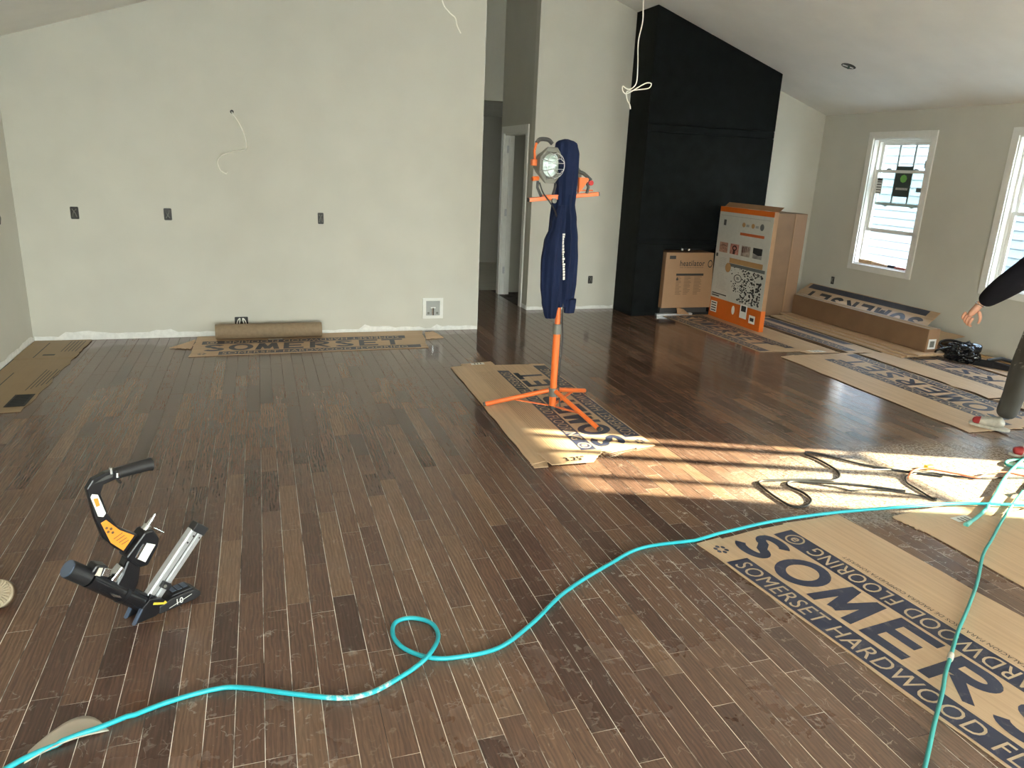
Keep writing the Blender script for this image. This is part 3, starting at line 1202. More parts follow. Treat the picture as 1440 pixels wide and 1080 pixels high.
def print_sheet(sh, t, text='SOMERSET', u0=0.03, u1=0.96, us=0.10, scale=1.0, band1=True, band2=True, spanish=False, ue=0.97, logo=True, pitch=None):
    k = scale
    if band1:
        m = MB()
        rect_on(m, sh.top(0.0006), us, ue, 0.012, VB1 * k)
        m.build('print_band', M_ink, t)
        text_words('SOMERSET HARDWOOD FLOORING', sh.top(0.0013), (us + 0.015, ue - 0.06, 0.03 * k, (VB1 - 0.022) * k), 'band_lettering', M_cardtext, t)
    block_letters(text, sh, t, M_ink, (u0, u1, VL0 * k, VL1 * k))
    if band2:
        m = MB()
        rect_on(m, sh.top(0.0006), 0.03, ue - 0.06, VB2a * k, VB2b * k)
        m.build('print_band', M_ink, t)
        text_words('SOMERSET HARDWOOD FLOORING', sh.top(0.0013), (0.12, ue - 0.09, (VB2a + 0.016) * k, (VB2b - 0.016) * k), 'band_lettering', M_cardtext, t, flip=True)
        # round mark at the end of the band
        m = MB()
        uc, vc = 0.07, (VB2a + VB2b) / 2 * k
        ru = 0.045 / sh.L
        rv = 0.045 / sh.W
        n = 20
        ring = []
        for q in range(n):
            a = 2 * PI * q / n
            ring.append((math.cos(a), math.sin(a)))
        P = sh.top(0.0013)
        m.add([P(uc + c * ru, vc + s_ * rv) for c, s_ in ring] + [P(uc + c * ru * 0.8, vc + s_ * rv * 0.8) for c, s_ in ring],
              [(i, (i + 1) % n, n + (i + 1) % n, n + i) for i in range(n)])
        add_text(m, 'e', P, (uc - ru * 0.4, uc + ru * 0.4, vc - rv * 0.45, vc + rv * 0.45), bold=0.02)
        m.build('round_mark', M_cardtext, t)
    if logo:
        m = MB()
        P = sh.top(0.0008)
        for q in range(6):
            a = 2 * PI * q / 6
            uc = 0.045 + math.cos(a) * 0.026 / sh.L
            vc = 0.075 * k + math.sin(a) * 0.024 / sh.W
            m.add([P(uc + math.cos(b) * 0.012 / sh.L, vc + math.sin(b) * 0.010 / sh.W) for b in [2 * PI * j / 8 for j in range(8)]], [tuple(range(8))])
        m.build('petal_mark', M_ink, t)
    if spanish:
        text_words('GUIAS DE INSTALACION PARA PISOS DE MADERA COMPUESTA SOMERSET', sh.top(0.0008), (0.17, 0.66, 0.605, 0.630), 'small_lettering', M_dkink, t, flip=True)


def sticker(sh, t, u0, u1, v0, v1):
    m = MB()
    P0, P1 = sh.top(0.0006), sh.top(0.0012)
    m.add([P0(u0, v0), P0(u1, v0), P0(u1, v1), P0(u0, v1), P1(u0, v0), P1(u1, v0), P1(u1, v1), P1(u0, v1)],
          [(3, 2, 1, 0), (4, 5, 6, 7), (0, 1, 5, 4), (1, 2, 6, 5), (2, 3, 7, 6), (3, 0, 4, 7)])
    m.build('sticker', M_paper, t)
    m = MB()
    P = sh.top(0.0016)
    for i in range(3):
        v = v0 + (v1 - v0) * (0.25 + 0.22 * i)
        rect_on(m, P, u0 + (u1 - u0) * 0.15, u0 + (u1 - u0) * 0.85, v, v + (v1 - v0) * 0.08)
    m.build('sticker_print', M_dkink, t)


# card 1: big printed sheet, front right
t = empty('carton_sheet', 'flattened flooring carton with large navy lettering, lying front right under the pale teal hose', 'cardboard')
s1 = Sheet((1.86, 2.66), (2.10, 0.62), (2.75, 2.745), (2.93, 0.68), 0.002,
           ((0, 0.001), (0.16, 0.0), (0.44, 0.003), (0.59, 0.010), (0.80, 0.008), (1, 0.001)))
vs_ = [0, 0.16, 0.44, 0.59, 0.80, 1]
for i in range(5):
    s1.panel(0, 1, vs_[i], vs_[i + 1], 'panel', t, ragged=0.005, seed=i + 1)
print_sheet(s1, t, u0=0.005, u1=0.97, us=0.095, spanish=True)
f = Sheet((2.32, 2.725), (2.38, 2.86), (2.75, 2.745), (2.56, 2.84), 0.003, ((0, 0.0), (1, 0.004)))
f.panel(0, 1, 0, 1, 'flap', t, seed=9, ragged=0.004)
sticker(f, t, 0.35, 0.75, 0.25, 0.72)

# card 2: under the tripod
t = empty('carton_sheet', 'flattened flooring carton lying under the orange tripod stand', 'cardboard')
s2 = Sheet((2.29, 3.84), (2.29, 5.84), (1.42, 3.72), (1.46, 5.86), 0.002,
           ((0, 0.0), (0.16, 0.002), (0.44, 0.001), (0.585, 0.007), (0.80, 0.010), (1, 0.003)))
for i in range(5):
    s2.panel(0, 1, vs_[i], vs_[i + 1], 'panel', t, ragged=0.005, seed=i + 21)
print_sheet(s2, t, u0=0.03, u1=0.88, us=0.09)
m = MB()
for i in range(9):
    v = 0.64 + 0.018 * i
    rect_on(m, s2.top(0.0007), 0.06 + 0.02 * (i % 2), 0.90, v, v + 0.0018)
m.build('fine_print_lines', M_bwnink, t)
f = Sheet((1.48, 3.72), (1.50, 3.66), (1.42, 3.72), (1.44, 3.665), 0.003, ((0, 0.0), (1, 0.0)))
f = Sheet((1.53, 3.655), (1.53, 3.85), (1.80, 3.665), (1.93, 3.83), 0.012, ((0, 0.004), (1, 0.004)))
f.c = [Vector((1.78, 3.650, 0)), Vector((1.93, 3.83, 0)), Vector((1.52, 3.655, 0)), Vector((1.50, 3.84, 0))]
f.n = Vector((0, 0, 1))
f.L, f.W = 0.2, 0.35
f.panel(0, 1, 0, 1, 'flap', t, seed=31, ragged=0.004)
m = MB()
add_text(m, '3.25"', lambda u, v: Vector((1.62 + 0.13 * u, 3.68 + 0.06 * v, 0.0225)), (0, 1, 0, 1), bold=0.02)
m.build('flap_lettering', M_dkink, t)
f = Sheet((1.56, 5.85), (1.575, 5.945), (1.85, 5.85), (1.85, 5.965), 0.003, ((0, 0.0), (1, 0.003)))
f.n = Vector((0, 0, 1))
f.panel(0, 1, 0, 1, 'flap', t, seed=32, ragged=0.004)
sticker(f, t, 0.35, 0.9, 0.3, 0.72)
f = Sheet((1.42, 3.66), (1.42, 3.74), (1.50, 3.66), (1.52, 3.74), 0.003, ((0, 0.0), (1, 0.003)))
f.n = Vector((0, 0, 1))
f.panel(0, 1, 0, 1, 'flap', t, seed=33, ragged=0.004)
f = Sheet((1.94, 3.76), (1.90, 3.84), (2.02, 3.80), (2.10, 3.85), 0.010, ((0, 0.0), (1, 0.003)))
f.n = Vector((0, 0, 1))
f.panel(0, 1, 0, 1, 'flap', t, seed=34, ragged=0.004)

# card 3: along the back wall, under the paper roll
t = empty('carton_sheet', 'flattened flooring carton along the left back wall with a brown paper roll on it', 'cardboard')
s3 = Sheet((-0.62, 6.535), (1.42, 6.575), (-0.60, 7.26), (1.50, 7.265), 0.002,
           ((0, 0.001), (0.19, 0.0), (0.52, 0.002), (0.70, 0.006), (1, 0.003)))
v3_ = [0, 0.19, 0.52, 0.70, 1]
for i in range(4):
    s3.panel(0, 1, v3_[i], v3_[i + 1], 'panel', t, ragged=0.005, seed=i + 41)
print_sheet(s3, t, u0=0.03, u1=0.90, us=0.11, scale=1.2)
f = Sheet((-0.80, 6.86), (-0.62, 6.80), (-0.72, 6.92), (-0.61, 7.10), 0.005, ((0, 0.0), (1, 0.01)))
f.n = Vector((0, 0, 1))
f.panel(0, 1, 0, 1, 'flap', t, seed=47, ragged=0.005)
f = Sheet((1.47, 6.90), (1.66, 6.93), (1.49, 7.05), (1.58, 7.08), 0.005, ((0, 0.0), (1, 0.03)))
f.n = Vector((0, 0, 1))
f.panel(0, 1, 0, 1, 'flap', t, seed=48, ragged=0.005)
sticker(s3, t, 0.30, 0.36, 0.69, 0.73)

# paper roll
t = empty('paper_roll', 'roll of brown kraft paper lying against the back wall', 'paper roll')
m = MB()
ra = 0.068
rings = []
for x, r_ in ((-0.435, ra * 0.985), (-0.43, ra), (0.50, ra), (0.505, ra * 0.985)):
    rings.append([(x, 7.10 + math.cos(a) * r_, 0.085 + math.sin(a) * r_ ) for a in [2 * PI * k / 32 for k in range(32)]])
m.loft(rings, cap=False)
rings2 = [[(x, 7.10 + math.cos(a) * 0.03, 0.085 + math.sin(a) * 0.03) for a in [2 * PI * k / 32 for k in range(32)]] for x in (-0.435, 0.505)]
m.loft(rings2, cap=False)
for x, o1 in ((-0.435, 0), (0.505, 3)):
    a = rings[o1]
    b = rings2[0 if o1 == 0 else 1]
    m.add(a + b, [(i, (i + 1) % 32, 32 + (i + 1) % 32, 32 + i) for i in range(32)])
m.build('rolled_paper', plain('kraft_paper', (0.26, 0.185, 0.115), 0.7, var=0.10, vscale=30), t, smooth=True)
m = MB()
m.prism([(-0.43, 7.155, 0.046), (-0.43, 7.165, 0.042), (0.50, 7.165, 0.042), (0.50, 7.155, 0.046)], (0, 0.0, 0.003))
m.build('loose_edge', M_kraft, t)

# brown paper along the left wall
t = empty('builders_paper', 'brown protective paper strip lying along the left wall', 'paper')
pz = Sheet((XL + 0.012, 4.2), (XL + 0.012, 7.27), (-1.55, 4.2), (-1.47, 7.27), 0.001, ((0, 0.003), (1, 0.001)), 0.002)
pz.n = Vector((0, 0, 1))
pz.panel(0.34, 0.80, 0, 1, 'sheet', t, M_card_dark, ragged=0.01, seed=51)
pz2 = Sheet((XL + 0.012, 4.2), (XL + 0.012, 7.27), (-1.55, 4.2), (-1.47, 7.27), 0.004, ((0, 0.003), (1, 0.001)), 0.002)
pz2.n = Vector((0, 0, 1))
pz2.panel(0.79, 1.0, 0, 1, 'sheet', t, M_card_dark, ragged=0.004, seed=52)
P = pz.top(0.0006)
P2 = pz2.top(0.0006)
ln = [(P, 0.44, 0.66, 0.255, 0.275), (P2, 0.80, 0.97, 0.30, 0.32), (P2, 0.82, 0.835, 0.42, 0.62)]
for i in range(5):
    ln.append((P, 0.50 + 0.012 * i, 0.68 - 0.01 * (i % 3), 0.74 + 0.055 * i, 0.755 + 0.055 * i))
    ln.append((P2, 0.86, 0.985, 0.66 + 0.06 * i, 0.675 + 0.06 * i))
for pf, *bx_ in ln:
    m = MB()
    rect_on(m, pf, *bx_)
    m.build('print_line', M_dkink, t)

t = empty('floor_vent', 'black metal floor register at the end of the brown paper by the left wall', 'vent')
MB().box(-1.645, -1.525, 5.36, 5.63, 0.0065, 0.009).build('vent_plate', M_void, t, bevel=0.002)
for i in range(11):
    y = 5.385 + i * 0.022
    MB().box(-1.63, -1.54, y, y + 0.010, 0.009, 0.012).build('slat', M_void, t)

# card 4: in front of the fireplace, under the orange box
t = empty('carton_sheet', 'flattened flooring carton in front of the fireplace, under the orange and white box', 'cardboard')
s4 = Sheet((4.53, 7.72), (4.60, 5.93), (5.40, 7.72), (5.42, 5.84), 0.002,
           ((0, 0.0), (0.16, 0.002), (0.44, 0.001), (0.585, 0.002), (1, 0.002)))
v4_ = [0, 0.16, 0.44, 0.585, 1]
for i in range(4):
    s4.panel(0, 1, v4_[i], v4_[i + 1], 'panel', t, ragged=0.005, seed=i + 61)
print_sheet(s4, t, u0=0.02, u1=0.86, us=0.02, logo=False, ue=0.99)
f = Sheet((5.02, 5.90), (5.06, 5.79), (5.34, 5.90), (5.42, 5.77), 0.004, ((0, 0.0), (1, 0.002)))
f.n = Vector((0, 0, 1))
f.panel(0, 1, 0, 1, 'flap', t, seed=67, ragged=0.004)
sticker(f, t, 0.1, 0.75, 0.25, 0.7)

# card 5: right, bluish in the window light
t = empty('carton_sheet', 'long flattened flooring carton nearest the person, its plain panel towards the dark floor', 'cardboard')
s5 = Sheet((5.50, 3.58), (5.54, 5.74), (4.63, 3.60), (4.68, 5.73), 0.003,
           ((0, 0.003), (0.16, 0.001), (0.44, 0.002), (0.585, 0.005), (0.80, 0.004), (1, 0.001)))
for i in range(5):
    s5.panel(0, 1, vs_[i], vs_[i + 1], 'panel', t, ragged=0.010, seed=i + 71)
print_sheet(s5, t, u0=0.06, u1=0.90, us=0.10)

# card 6: right of it
t = empty('carton_sheet', 'flattened flooring carton with a torn end between the black bag and the person', 'cardboard')
s6 = Sheet((6.32, 4.05), (6.36, 5.62), (5.56, 4.25), (5.60, 5.70), 0.004,
           ((0, 0.006), (0.16, 0.002), (0.44, 0.004), (0.585, 0.006), (1, 0.002)))
for i in range(4):
    s6.panel(0, 1, v4_[i], v4_[i + 1], 'panel', t, ragged=0.02, seed=i + 81)
print_sheet(s6, t, text='RSET', u0=0.30, u1=0.90, us=0.45, logo=False)

t = empty('carton_sheet', 'plain torn piece of flooring carton lying just behind the far foot of the person', 'cardboard')
s7 = Sheet((6.25, 3.60), (6.30, 4.02), (5.57, 3.60), (5.58, 4.20), 0.003, ((0, 0.006), (0.5, 0.002), (1, 0.004)))
s7.panel(0, 1, 0, 0.5, 'panel', t, ragged=0.02, seed=91)
s7.panel(0, 1, 0.5, 1, 'panel', t, ragged=0.02, seed=92)

# card 8: leaning on the right wall
t = empty('carton_sheet', 'flattened flooring carton leaning on the right wall behind the long box', 'cardboard')
s8 = Sheet((6.865, 5.97, 0.335), (6.865, 8.02, 0.335), (6.36, 5.80, 0.085), (6.36, 7.90, 0.085), 0.0, ((0, 0), (1, 0)))
s8.n = Vector((-0.44, 0, 0.9)).normalized()
s8.panel(0, 1, 0, 0.30, 'panel', t, ragged=0.004, seed=95)
s8.panel(0, 1, 0.30, 1, 'panel', t, ragged=0.004, seed=96)
m = MB()
rect_on(m, s8.top(0.0006), 0.06, 0.97, 0.02, 0.20)
m.build('print_band', M_ink, t)
block_letters('SOMERSET', s8, t, M_dkink, (0.03, 0.95, 0.28, 0.78))

# loose carton scraps by the wall
t = empty('carton_sheet', 'plain flattened carton lying along the right wall beyond the black bag', 'cardboard')
s9 = Sheet((6.86, 3.7), (6.86, 5.95), (6.40, 3.7), (6.42, 5.95), 0.002, ((0, 0.004), (1, 0.002)))
s9.panel(0, 1, 0, 1, 'panel', t, ragged=0.01, seed=98)
t = empty('carton_sheet', 'small plain carton offcut beside the end of the long box and the right wall', 'cardboard')
sA = Sheet((6.84, 5.62, 0.16), (6.84, 6.4, 0.16), (6.45, 5.72, 0.05), (6.42, 6.4, 0.05), 0.0, ((0, 0), (1, 0)))
sA.n = Vector((-0.26, 0, 0.96)).normalized()
sA.panel(0, 1, 0, 1, 'panel', t, ragged=0.01, seed=99)

# card 10: plain sheet at the right edge of the picture
t = empty('carton_sheet', 'plain flattened carton at the right edge, right of the lettered front sheet', 'cardboard')
s10 = Sheet((3.05, 2.50), (3.08, 0.55), (3.93, 2.56), (3.95, 0.58), 0.003, ((0, 0.0), (0.42, 0.008), (0.6, 0.004), (1, 0.002)))
for i, (a, b) in enumerate(((0, 0.42), (0.42, 0.6), (0.6, 1))):
    s10.panel(0, 1, a, b, 'panel', t, ragged=0.006, seed=101 + i)
f = Sheet((3.04, 2.50), (3.02, 2.66), (3.90, 2.56), (3.86, 2.74), 0.003, ((0, 0.0), (1, 0.004)))
f.n = Vector((0, 0, 1))
f.panel(0, 1, 0, 1, 'flap', t, seed=106, ragged=0.008)
sticker(f, t, -0.30, 0.30, 0.32, 0.45)


# flattened cartons stacked under the long box
def bundle(x0, x1, y0, y1, z, label, seed):
    t = empty('flat_carton', label, 'cardboard')
    s = Sheet((x0, y0), (x0 + 0.02, y1), (x1, y0), (x1 + 0.01, y1), z, ((0, 0.0), (1, 0.0)), 0.016)
    s.n = Vector((0, 0, 1))
    s.panel(0, 1, 0, 0.55, 'panel', t, ragged=0.006, seed=seed)
    s.base += 0.001
    s.panel(0, 1, 0.55, 1, 'panel', t, ragged=0.006, seed=seed + 1)


bundle(5.88, 6.34, 5.46, 7.50, 0.012, 'folded carton at the bottom of the pile under the long box', 111)
bundle(5.93, 6.36, 5.42, 7.35, 0.031, 'folded carton, middle one of the pile under the long box', 113)
bundle(5.98, 6.36, 5.36, 7.45, 0.050, 'folded carton on top of the pile, right under the long box', 115)
t = empty('carton_sheet', 'dark printed flattened carton between the orange box and the pile of folded cartons', 'cardboard')
sB = Sheet((5.48, 7.5), (5.52, 5.74), (5.86, 7.5), (5.86, 5.66), 0.003, ((0, 0.002), (0.4, 0.008), (1, 0.003)))
sB.panel(0, 1, 0, 0.4, 'panel', t, ragged=0.01, seed=121)
sB.panel(0, 1, 0.4, 1, 'panel', t, ragged=0.01, seed=122)
m = MB()
rect_on(m, sB.top(0.0006), 0.02, 0.96, 0.02, 0.36)
m.build('print_band', M_ink, t)
m = MB()
rect_on(m, sB.top(0.0006), 0.05, 0.8, 0.6, 0.93)
m.build('print_band', M_ink, t)
text_words('SOMERSET HARDWOOD FLOORING', sB.top(0.0013), (0.05, 0.9, 0.09, 0.29), 'band_lettering', M_cardtext, t)

# long box
t = empty('long_box', 'long narrow cardboard box lying on the pile of folded cartons by the right wall', 'box')
LB = (6.13, 6.275, 5.42, 7.42, 0.068, 0.300)
MB().box(*LB).build('body', M_kraft_shaded, t, bevel=0.004)
MB().box(LB[0] + 0.002, LB[1] - 0.002, LB[2] - 0.003, LB[2], 0.10, 0.298).build('end_flap', M_kraft, t)
MB().box(LB[0] + 0.02, LB[1] - 0.03, LB[2] - 0.0045, LB[2] - 0.003, 0.10, 0.20).build('sticker', M_paper, t)
MB().box(LB[0] + 0.04, LB[1] - 0.05, LB[2] - 0.0055, LB[2] - 0.0045, 0.12, 0.18).build('sticker_print', M_greyplast, t)
MB().box(LB[0] + 0.05, LB[1] - 0.05, LB[2], LB[3], 0.300, 0.3012).build('packing_tape', plain('packing_tape', (0.42, 0.27, 0.15), 0.2), t)

# orange and white box
t = empty('display_box', 'tall orange and white printed carton standing in front of the fireplace', 'box')
AX0, AX1, AY0, AY1, AZ0, AZ1 = 5.15, 5.205, 6.715, 7.715, 0.009, 1.30
MB().box(AX0, AX1, AY0, AY1, AZ0, AZ1).build('body', M_kraft, t, bevel=0.004)
m = MB()
m.box(AX0 - 0.001, AX0, AY0, AY1, 0.24, 1.245)
m.build('front_print', plain('printed_white_board', (0.52, 0.51, 0.47), 0.4, var=0.03), t)
m = MB()
M_ob = plain('printed_orange_board', (0.62, 0.13, 0.012), 0.4)
MB().box(AX0 - 0.0012, AX0, AY0, AY1, AZ0, 0.24).build('bottom_band', M_ob, t)
MB().box(AX0 - 0.0012, AX0, AY0, AY1, 1.245, AZ1).build('top_band', M_ob, t)
MB().box(AX0, AX1, AY0, AY1, AZ1, AZ1 + 0.0012).build('top_face', M_ob, t)
MB().box(AX0, AX1, AY0 - 0.001, AY0, AZ0, 0.24).build('side_band', M_ob, t)


def A(u, v):
    """print face of the box: u 0..1 left to right, v 0..1 bottom to top"""
    return Vector((AX0 - 0.0022, AY1 - u * (AY1 - AY0), AZ0 + v * (AZ1 - AZ0)))


M_dp = plain('dark_print', (0.05, 0.05, 0.05), 0.5)
n = 24
ring = [(math.cos(2 * PI * k / n), math.sin(2 * PI * k / n)) for k in range(n)]


def rp_(name, mat, u0, u1, v0, v1, P=A):
    m = MB()
    rect_on(m, P, u0, u1, v0, v1)
    return m.build(name, mat, t)


def oval(name, mat, uc, vc, ru, rv, P=A, inner=0):
    m = MB()
    if inner:
        m.add([P(uc + ru * c, vc + rv * s_) for c, s_ in ring] + [P(uc + ru * inner * c, vc + rv * inner * s_) for c, s_ in ring],
              [(i, (i + 1) % n, n + (i + 1) % n, n + i) for i in range(n)])
    else:
        m.add([P(uc + ru * c, vc + rv * s_) for c, s_ in ring], [tuple(range(n))])
    return m.build(name, mat, t)


P1 = lambda u, v: A(u, v) - Vector((0.0006, 0, 0))
rp_('white_mark', M_paper, 0.03, 0.16, 0.045, 0.145)
rp_('white_mark', M_paper, 0.62, 0.75, 0.07, 0.19)
rp_('white_mark', M_paper, 0.80, 0.91, 0.05, 0.12)
oval('white_mark', M_paper, 0.49, 0.115, 0.03, 0.04)
for i in range(4):
    rp_('mark_line', M_dp, 0.045, 0.145, 0.055 + i * 0.023, 0.066 + i * 0.023, P1)
rp_('mark_print', M_dp, 0.64, 0.73, 0.13, 0.18, P1)
rp_('mark_print', M_dp, 0.82, 0.89, 0.07, 0.10, P1)
rp_('text_line', M_dp, 0.03, 0.32, 0.215, 0.225)
rp_('text_line', M_dp, 0.03, 0.18, 0.195, 0.206)
rp_('text_block', M_dp, 0.10, 0.15, 0.84, 0.89)
rp_('text_block', M_dp, 0.02, 0.06, 0.555, 0.585)
rp_('text_line', plain('light_grey_ink', (0.30, 0.30, 0.29), 0.5), 0.03, 0.95, 0.925, 0.928)
m = MB()
rr = random.Random(5)
for i in range(330):
    u = 0.36 + 0.58 * rr.random() ** 0.75
    v = 0.205 + 0.29 * rr.random()
    if v > 0.50 - (u - 0.4) * 0.05 or (u < 0.52 and v < 0.28) or (abs(u - 0.50) < 0.085 and abs(v - 0.40) < 0.042):
        continue
    sz = 0.004 + 0.012 * rr.random() * u
    an = rr.random()
    m.add([A(u + sz * 1.4 * math.cos(a), v + sz * 0.8 * math.sin(a)) for a in [2 * PI * (k + an) / 6 for k in range(6)]], [tuple(range(6))])
m.build('scattered_print', M_dp, t, kind='stuff')
oval('ring_print', M_dp, 0.50, 0.40, 0.075, 0.035, inner=0.84)
m = MB()
add_text(m, 's', A, (0.475, 0.525, 0.39, 0.41))
m.build('ring_letter', M_dp, t)
m = MB()
for i in range(9):
    rect_on(m, A, 0.10 + 0.002 * (i % 2), 0.24, 0.47 + i * 0.010, 0.4715 + i * 0.010)
for i in range(12):
    rect_on(m, A, 0.08 + 0.012 * (i % 3), 0.30 - 0.02 * (i % 4), 0.27 + i * 0.013, 0.2715 + i * 0.013)
m.build('fine_text', plain('light_grey_ink', (0.30, 0.30, 0.29), 0.5), t, kind='stuff')
for i, (c, c2) in enumerate((((0.40, 0.22, 0.16), (0.14, 0.07, 0.05)), ((0.42, 0.18, 0.14), (0.05, 0.02, 0.02)), ((0.30, 0.24, 0.20), (0.12, 0.04, 0.03)), ((0.24, 0.23, 0.22), (0.03, 0.03, 0.035)))):
    u = 0.07 + 0.215 * i
    m = MB()
    rect_on(m, A, u, u + 0.165, 0.60, 0.69)
    m.build('picture_print', plain('picture_print_%s' % 'abcd'[i], c, 0.5, var=0.35, vscale=25), t)
    m = MB()
    if i == 0:
        pts = [(u + 0.02, 0.66), (u + 0.08, 0.672), (u + 0.15, 0.658), (u + 0.15, 0.654), (u + 0.08, 0.664), (u + 0.02, 0.655)]
        m.add([P1(*q) for q in pts], [tuple(range(6))])
        rect_on(m, P1, u + 0.07, u + 0.095, 0.632, 0.64)
    elif i == 1:
        m.add([P1(u + 0.085 + 0.045 * c, 0.655 + 0.024 * s_) for c, s_ in ring] + [P1(u + 0.085 + 0.025 * c, 0.655 + 0.012 * s_) for c, s_ in ring],
              [(q, (q + 1) % n, n + (q + 1) % n, n + q) for q in range(n)])
        rect_on(m, P1, u + 0.06, u + 0.10, 0.603, 0.64)
    elif i == 2:
        for q in range(4):
            rect_on(m, P1, u + 0.02 + q * 0.033, u + 0.04 + q * 0.03, 0.63 + 0.004 * q, 0.682)
    else:
        m.add([P1(u, 0.645), P1(u, 0.69), P1(u + 0.165, 0.69), P1(u + 0.165, 0.635), P1(u + 0.10, 0.628)], [(0, 1, 2, 3, 4)])
    m.build('picture_figure', plain('picture_figure_%s' % 'abcd'[i], c2, 0.5), t)
m = MB()
rect_on(m, A, 0.44, 0.88, 0.775, 0.798)
m.build('orange_bar', plain('orange_red_ink', (0.52, 0.11, 0.03), 0.5), t)
M_tan = plain('tan_ink', (0.42, 0.24, 0.10), 0.5)
M_gi = plain('grey_ink', (0.14, 0.15, 0.15), 0.5)
rp_('tan_bar', M_tan, 0.30, 0.92, 0.52, 0.565)
oval('tan_spot', M_tan, 0.29, 0.475, 0.055, 0.042, P1)
for uu in (0.49, 0.66):
    oval('round_icon', M_tan, uu, 0.865, 0.03, 0.02)
    rp_('icon_text', plain('light_grey_ink', (0.30, 0.30, 0.29), 0.5), uu + 0.045, uu + 0.10, 0.852, 0.872)
rp_('grey_bar', M_gi, 0.30, 0.97, 0.49, 0.518)
oval('round_icon', M_gi, 0.82, 0.865, 0.035, 0.028)
m = MB()
m.box(AX0 + 0.01, AX0 + 0.04, AY0 + 0.32, AY0 + 0.50, AZ1 + 0.0012, AZ1 + 0.002)
m.box(AX0 + 0.01, AX0 + 0.05, AY0 + 0.12, AY0 + 0.20, AZ1 + 0.0012, AZ1 + 0.002)
m.build('top_label', M_paper, t)
MB().hexa([(AX1 - 0.004, AY0, AZ1 + 0.001), (AX1, AY0, AZ1 + 0.001), (AX1, AY1, AZ1 + 0.001), (AX1 - 0.004, AY1, AZ1 + 0.001),
           (AX1 + 0.05, AY0, AZ1 + 0.05), (AX1 + 0.054, AY0, AZ1 + 0.05), (AX1 + 0.054, AY1, AZ1 + 0.05), (AX1 + 0.05, AY1, AZ1 + 0.05)]).build('top_flap', M_kraft, t)

# plain brown box behind it
t = empty('tall_box', 'tall plain brown cardboard box standing behind the orange and white one', 'box')
MB().box(5.82, 6.26, 7.55, 8.20, 0.010, 1.245).build('body', M_kraft_shaded, t, bevel=0.004)
MB().box(6.09, 6.105, 7.545, 7.55, 0.012, 1.24).build('edge_fold', M_kraft, t)
MB().box(6.10, 6.26, 7.546, 7.55, 0.012, 1.24).build('side_flap', plain('dark_kraft', (0.27, 0.155, 0.085), 0.6), t)
MB().box(6.261, 6.272, 7.60, 7.9, 0.05, 1.20).build('loose_liner', M_card, t)

# fireplace carton
t = empty('insert_box', 'brown appliance carton with black print standing in the firebox opening', 'box')
BX0, BX1, BY = 4.50, 5.14, 7.70
MB().hexa([(BX0 - 0.03, BY - 0.02, 0.105), (BX1, BY - 0.02, 0.105), (BX1, BY + 0.30, 0.105), (BX0 - 0.03, BY + 0.30, 0.105),
           (BX0, BY + 0.03, 0.755), (BX1, BY + 0.03, 0.755), (BX1, BY + 0.30, 0.755), (BX0, BY + 0.30, 0.755)]).build('body', M_kraft, t, bevel=0.004)
MB().box(BX0, BX1, BY + 0.06, BY + 0.25, 0.032, 0.104).build('support_block', M_darkgrey, t)


def Bf(u, v):
    return Vector((BX0 - 0.03 * (1 - v) + (BX1 - BX0) * u, BY - 0.02 + 0.05 * v - 0.0022, 0.105 + 0.65 * v))


m = MB()
add_text(m, 'heatilator', Bf, (0.30, 0.82, 0.76, 0.86), bold=0.01)
m.build('lettering', M_dkink, t)
text_words('THE 1ST NAME IN FIREPLACES', Bf, (0.30, 0.80, 0.725, 0.742), 'small_lettering', M_dkink, t)
rp_('title_bar', M_dkink, 0.24, 0.82, 0.585, 0.625, Bf)
m = MB()
m.add([Bf(0.25, 0.50), Bf(0.245, 0.525), Bf(0.27, 0.56), Bf(0.295, 0.53), Bf(0.29, 0.50)], [(0, 1, 2, 3, 4)])
m.build('flame_mark', M_dkink, t)
rp_('corner_label', M_dkink, 0.07, 0.20, 0.885, 0.945, Bf)
oval('round_mark', M_dkink, 0.94, 0.80, 0.05, 0.07, Bf, inner=0.72)
m = MB()
rr = random.Random(3)
for c_, (ua, ub) in enumerate(((0.25, 0.38), (0.42, 0.58), (0.63, 0.80))):
    for r_ in range(13):
        v = 0.56 - r_ * 0.026
        rect_on(m, Bf, ua, ua + (ub - ua) * rr.uniform(0.5, 1.0), v, v + 0.008)
m.build('small_print', M_bwnink, t, kind='stuff')
t2 = MB().hexa([(4.69, 7.66, 0.032), (4.83, 7.62, 0.032), (4.84, 7.67, 0.034), (4.70, 7.69, 0.034), (4.68, 7.69, 0.105), (4.78, 7.68, 0.08), (4.78, 7.685, 0.085), (4.69, 7.695, 0.11)])
tag(t2.build('carton_scrap', M_kraft), 'small bent carton flap lying below the printed appliance carton', 'cardboard')

# ------------------------------------------------------------------ tripod work light
CXT, CYT = 1.915, 4.645
t = empty('work_light_stand', 'orange tripod stand carrying two caged grey work lamps', 'work light')
zt = 0.016
m = MB().tube([(CXT - 0.008, CYT, zt), (CXT - 0.008, CYT, 0.60)], 0.025, 12)
m.build('pole', M_orange, t, smooth=True)
m = MB().tube([(CXT - 0.008, CYT, 0.58), (CXT - 0.008, CYT, 1.46)], 0.019, 12)
m.build('upper_pole', M_orange, t, smooth=True)
m = MB().tube([(CXT - 0.008, CYT, 0.555), (CXT - 0.008, CYT, 0.625)], 0.031, 12)
m.build('clamp_collar', M_greyplast, t, smooth=True)
m = MB().tube([(CXT - 0.008, CYT, 0.105), (CXT - 0.008, CYT, 0.165)], 0.034, 12)
m.build('leg_collar', M_greyplast, t, smooth=True)
m = MB().tube([(CXT - 0.008, CYT, zt - 0.002), (CXT - 0.008, CYT, 0.035)], 0.028, 12)
